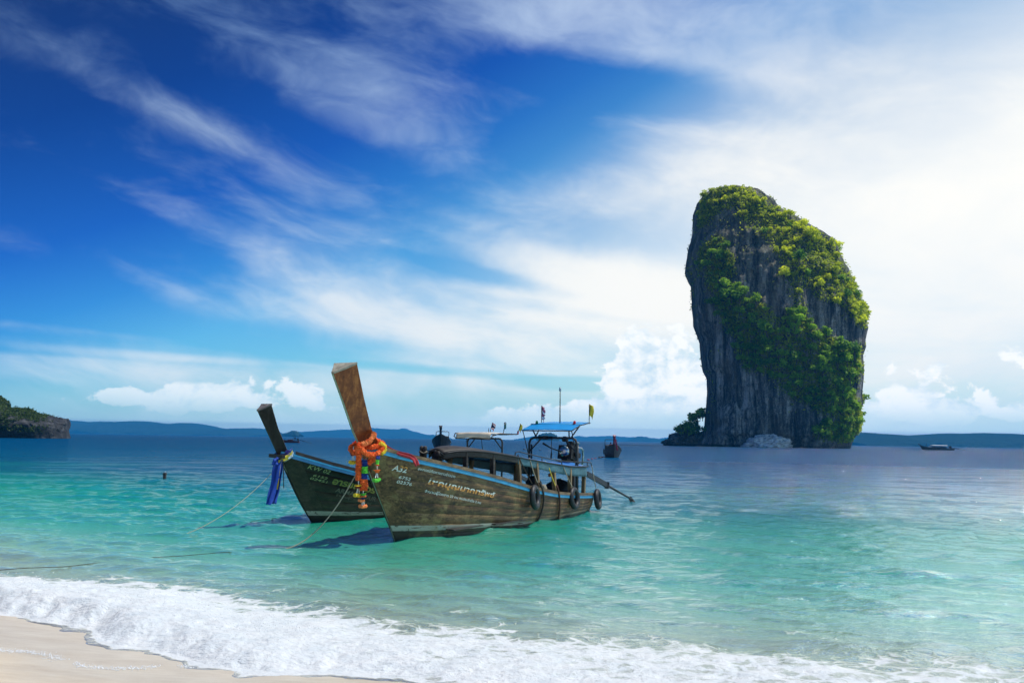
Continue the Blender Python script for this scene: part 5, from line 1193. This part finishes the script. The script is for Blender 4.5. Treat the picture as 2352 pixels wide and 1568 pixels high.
# --- boats further out ---------------------------------------------------
GREYH = wood('grey_weathered_hull', (.035, .035, .033), (.07, .07, .066), (.13, .13, .12), .6); REDP = simple('red_wrapped_prow', (.22, .03, .05), .6, var=.4); REDH = simple('dark_red_hull', (.10, .012, .016), .5, var=.3); SILV = simple('silver_paint', (.50, .52, .53), .4)
PINK = simple('pink_end', (.60, .33, .30), .7)
def farboat(fr, label, L, mt, prowmt, capmt, top=3.3, roofmt=None, roofz=1.9, arch_=None, stripe=None):
    k = L / 10.
    H = Hull(stem=[(.35, -.45), (0, 0), (-.9, 1.5), (-1.15, 2.0)], sheer=[(-1.15, 2.0, .05), (-.8, 1.9, .42), (0, 1.62, .85), (1.0, 1.4, 1.15), (2.5, 1.1, 1.32), (5 * k, .85, 1.35), (8 * k, .75, 1.1), (L, .72, .8)], wl=[(0, .03), (1.2, .55), (3, .85), (5 * k, .95), (8 * k, .9), (L, .6)], L=L)
    e = fr.root('longtail_boat'); tag(e, label, 'boat', 'long-tail boats moored or passing in the bay')
    for sd in (1, -1):
        V = [H.pt((j / 40) ** 1.2, kk, sd) for j in range(41) for kk in np.linspace(0, 1, 7)]; Fq = [tuple(q) for q in gridfaces(41, 7)]; MB().add(V, [q[::-1] for q in Fq] if sd > 0 else Fq).build('hull', mt, e, smooth=True)
        strip_on(H, 'gunwale', -.02, .08, stripe or DARKW, e, sd, w=.05)
    closing(H, e, mt, DARKW); deckboards(H, e, DARKW, -.3, L - .4, lambda s: max(H.zs(s) - .3, .4), .3)
    prow(e, [((-.8, 1.3), (-.4, 1.5), .14), ((-1.05, 1.8), (-.7, 1.9), .17), ((-1.3, 2.3), (-1.0, 2.35), .15), ((-1.6, top - .4), (-1.3, top - .34), .18), ((-1.8, top - .05), (-1.45, top + .12), .24)], prowmt, capmt)
    if roofmt:
        E_ = [(1.6, roofz, .9), (L * .55, roofz + .05, 1.0), (L * .75, roofz - .1, .9)]; roof(e, 'roof', E_, 1.6, L * .72, .12, roofmt, .05)
        for s in (1.7, L * .35, L * .55, L * .7):
            for sd in (1, -1): MB().bar((s, sd * (H.bs(s) - .1), H.zs(s)), (s, sd * .85, roofz), .07).build('post', DARKW, e)
    if arch_:
        a_ = MB(); a_.tube(arch(L * .8, .95, .7, arch_, .15), .05, 7); a_.build('canopy_arch', STEEL, e, smooth=True)
    return e, H
p = atz(2455 / 4, 1829 / 4); FR = Frame(p, 4.0)
eR, HR = farboat(FR, 'grey boat seen bow on, its prow wrapped in red cloth, right of the blue canopy', 9.5, GREYH, REDP, PINK, 3.25, DARKW, 1.75, 2.75)
cloth('prow_sash', ribbon([(-1.62, -.1, 2.95), (-1.5, -.2, 2.5), (-1.3, -.3, 1.9), (-1.15, -.42, 1.35), (-1.1, -.46, 1.1)], .14, .2, (0, 1, 0), fold=.3), MAG, eR)
MB().tube([(1.2, 1.45, 1.35), (1.25, 1.5, .9), (1.2, 1.45, .5)], .05, 6).build('fender', ROPED, eR)
person(FR.world(2.2, -.35, .55), pi - .3, 1.0, 'person in a red shirt sitting aboard the red prowed boat', SHIRTR, True)
p = atz(1762 / 4, 1794 / 4); FD = Frame(p, -3.0, 1.7)
eD, HD_ = farboat(FD, 'dark boat', 9.0, HULL_B, SILV, ENDGR_B, 3.1, DARKW, 1.7, 2.5)
eD['label'] = 'dark boat with a pale prow edge seen bow on, left of the cream canopy'
for q in eD.children:
    if q.name.startswith('prow_post'): q.data.materials.clear(); q.data.materials.append(PROW_B)
MB().box((7.2, 0, 2.55), (1.4, 1.3, .06)).build('canopy', WHITEP, eD)
# small red boat running left behind the dark prow
p = atz(1115 / 4, 1768 / 4); FS = Frame(p, 92.0, .86)
eS, HS_ = farboat(FS, 'small dark red long-tail boat under way on the horizon beside the blackened prow', 9.2, REDH, REDH, ENDGR_B, 2.6, None)
a_ = MB()
for s in (6.6, 8.4): a_.tube(arch(s, .7, .7, 2.9, .1), .05, 6)
a_.box((7.5, 0, 2.95), (2.6, 1.5, .08)); a_.build('canopy_arch', STEEL, eS); engine(eS, 8.6, 1.4, ((9.6, 0, 1.2), (14.8, 0, .05)), 1.3, False)
MB().box((5.2, 0, 1.1), (2.2, 1.6, .7)).build('cabin', REDH, eS, bevel=.05)
person(FS.world(7.3 * .86, 0, .55), -.2, 1.0, 'person steering the small dark red boat on the horizon', SHIRT)
# tour boat far right
p = atz(3690 / 4, 1797 / 4); FT = Frame(p, 91.0, 1.45)
eT, HT = farboat(FT, 'long covered tour boat with a white roof passing in front of the right hand hills', 13.6, GREYH, DARKW, ENDGR_B, 2.55, None)
E_ = [(4.0, 1.95, 1.0), (12.5, 1.9, .95)]; roof(eT, 'roof', E_, 3.9, 10.6, .16, WHITEP, .07)
for s in (4.2, 6, 8, 10.2):
    for sd in (1, -1): MB().bar((s, sd * 1.0, HT.zs(s)), (s, sd * .95, 1.95), .09).build('post', DARKW, eT)
MB().box((7.2, 0, 1.15), (5.6, 1.9, .5)).build('seat_backs', simple('passenger_seats', (.05, .045, .06), .8), eT, bevel=.05)
MB().box((3.3, 0, 1.45), (.9, 1.3, .18)).build('hatch', WHITEP, eT, bevel=.03)
engine(eT, 12.2, 1.3, ((13.8, 0, 1.0), (18.5, 0, .1)), 1.5, False)
person(FT.world(1.75 * 1.45, 0, 2.0), 1.4, 1.12, 'person in dark clothes standing on the foredeck of the far tour boat', SHIRT)
for i, s in enumerate((5.2, 8.6)): person(FT.world(s * 1.45, -.2, 1.1), 1.5 + i, 1.1, ('person sitting in the front half of the white roofed tour boat', 'person sitting in the rear half of the white roofed tour boat')[i], (SHIRTR, SHIRT)[i], True)

# --- floats, post ---------------------------------------------------------
cols = [simple('red_float', (.30, .03, .03), .5), simple('black_float', (.02, .015, .015), .5)]
fl = [((1385, 345), 0, 'red float nearest the stern canopy in the row running out to the grey boat', .16), ((1445, 330), 0, 'second red float in the row running out to the grey boat', .13), ((1495, 322), 0, 'small red float in the middle of the row towards the grey boat', .12), ((1565, 313), 1, 'black float, largest in the row towards the grey boat', .22), ((1605, 303), 0, 'red float nearest the grey boat', .14), ((1065, 87), 1, 'lone dark float far out behind the blue canopy', .4), ((380, 183), 1, 'dark float left of the stern canopy posts', .3), ((630, 192), 1, 'small dark float between the stern canopy posts', .2)]
for (x, y), c, lb, r_ in fl:
    q = atz((2000 + x * .2551) / 4, (1750 + y * .2551) / 4); o = MB().lathe([(.02, -.6), (.7, -.45), (1, 0), (.85, .5), (.3, .75), (.05, .8)], 14).build('float', cols[c], None, smooth=True)
    o.location = (q[0], q[1], .02); o.scale = (r_ * 1.35, r_, r_); tag(o, lb, 'float', 'floats on the water behind the boats')
q = atz(658 / 4, 1913 / 4); po = empty('mooring_post', (q[0], q[1], 0)); tag(po, 'short dark timber post with a white bird on top standing in the water on the left', 'post')
k = q[1] / 3186.
MB().lathe([(6 * k, -.5), (6.2 * k, 15 * k), (7.2 * k, 16 * k), (7.8 * k, 20 * k), (7 * k, 23 * k), (2 * k, 24 * k)], 12).build('timber', DARKW, po)
bd = MB(); bd.tube([(-2.2 * k, 0, 24 * k), (-.5 * k, 0, 25.5 * k), (1.3 * k, 0, 27 * k), (1.9 * k, 0, 28.6 * k), (2.4 * k, 0, 28.8 * k)], [.3 * k, 1.3 * k, 1.1 * k, .8 * k, .2 * k], 8); o = bd.build('bird', WHC, None, smooth=True); o.location = (q[0], q[1], 0); tag(o, 'small white bird perched on the timber post in the water', 'bird'); po['label'] = 'short dark timber post standing in the water on the left'
MB().tube([(2.3 * k, 0, 28.7 * k), (3.2 * k, 0, 28.5 * k)], [.25 * k, .03 * k], 5).build('beak', YEL, o)

# --- spray and foam lumps along the breaking edge ---------------------------
rg = np.random.default_rng(21); P = []; R = []
ico = [(0, 0, 1), (1, 0, 0), (0, 1, 0), (-1, 0, 0), (0, -1, 0), (0, 0, -1)]; icf = [(0, 1, 2), (0, 2, 3), (0, 3, 4), (0, 4, 1), (5, 2, 1), (5, 3, 2), (5, 4, 3), (5, 1, 4)]
sp_i = np.where((foam.ravel() > .75) & (np.abs(AA.ravel()) < .68) & (RR.ravel() < 17))[0]
sv = np.stack([SX.ravel(), SY.ravel(), SZ.ravel()], -1)
ids = rg.choice(sp_i, 300); pos_ = sv[ids] + np.stack([rg.normal(0, .03, 300), rg.normal(0, .03, 300), np.abs(rg.normal(0, .02, 300))], -1); rad = rg.uniform(.002, .005, 300)
crest = np.where((UF.ravel() > .3) & (UF.ravel() < .7) & (SX.ravel() < -2.5) & (SX.ravel() > -12) & (RR.ravel() < 16))[0]
if len(crest):
    ids = rg.choice(crest, 900); p2 = sv[ids] + np.stack([rg.normal(0, .08, 900), rg.normal(0, .08, 900), np.abs(rg.normal(0, .07, 900))], -1); pos_ = np.concatenate([pos_, p2]); rad = np.concatenate([rad, rg.uniform(.003, .008, 900)])
LN = np.array([pz(x, y, .1) for x, y in [(-40, 1503), (0, 1505), (60, 1507), (110, 1512), (150, 1526), (190, 1536), (270, 1536), (340, 1528), (400, 1520), (470, 1515), (540, 1507)]])
tt = rg.uniform(0, len(LN) - 1.001, 1500); i0 = tt.astype(int); q = LN[i0] + (LN[i0 + 1] - LN[i0]) * (tt - i0)[:, None] + rg.normal(0, 1, (1500, 3)) * np.array([.03, .05, 0]); q = q[fbm(q[:, 0] * 1.2, q[:, 1] * .5, 3, 3) > -.12]; q[:, 2] = sand_z(q[:, 0], q[:, 1]) + fbm(q[:, 0] * .5, q[:, 1] * .9, 0, 3) * .035 + .004
pos_ = np.concatenate([pos_, q]); rad = np.concatenate([rad, rg.uniform(.003, .007, len(q))])
iv_ = np.array(ico); V = pos_[:, None, :] + iv_[None] * rad[:, None, None] * np.array([1.3, 1, .8]); Fq = (np.arange(len(pos_))[:, None, None] * 6 + np.array(icf)[None]).reshape(-1, 3)
m, n, b = mat('foam_bubbles'); setin(n, b.inputs['Base Color'], mixc(n, noise(n, geo(n), 20, 2), (.80, .82, .83), (.9, .9, .9))); b.inputs['Roughness'].default_value = .9
o = link('foam', npmesh('foam', V.reshape(-1, 3), Fq), m, smooth=True); tag(o, 'white flecks and bubbles of the wave breaking on the beach', 'foam', kind='stuff')
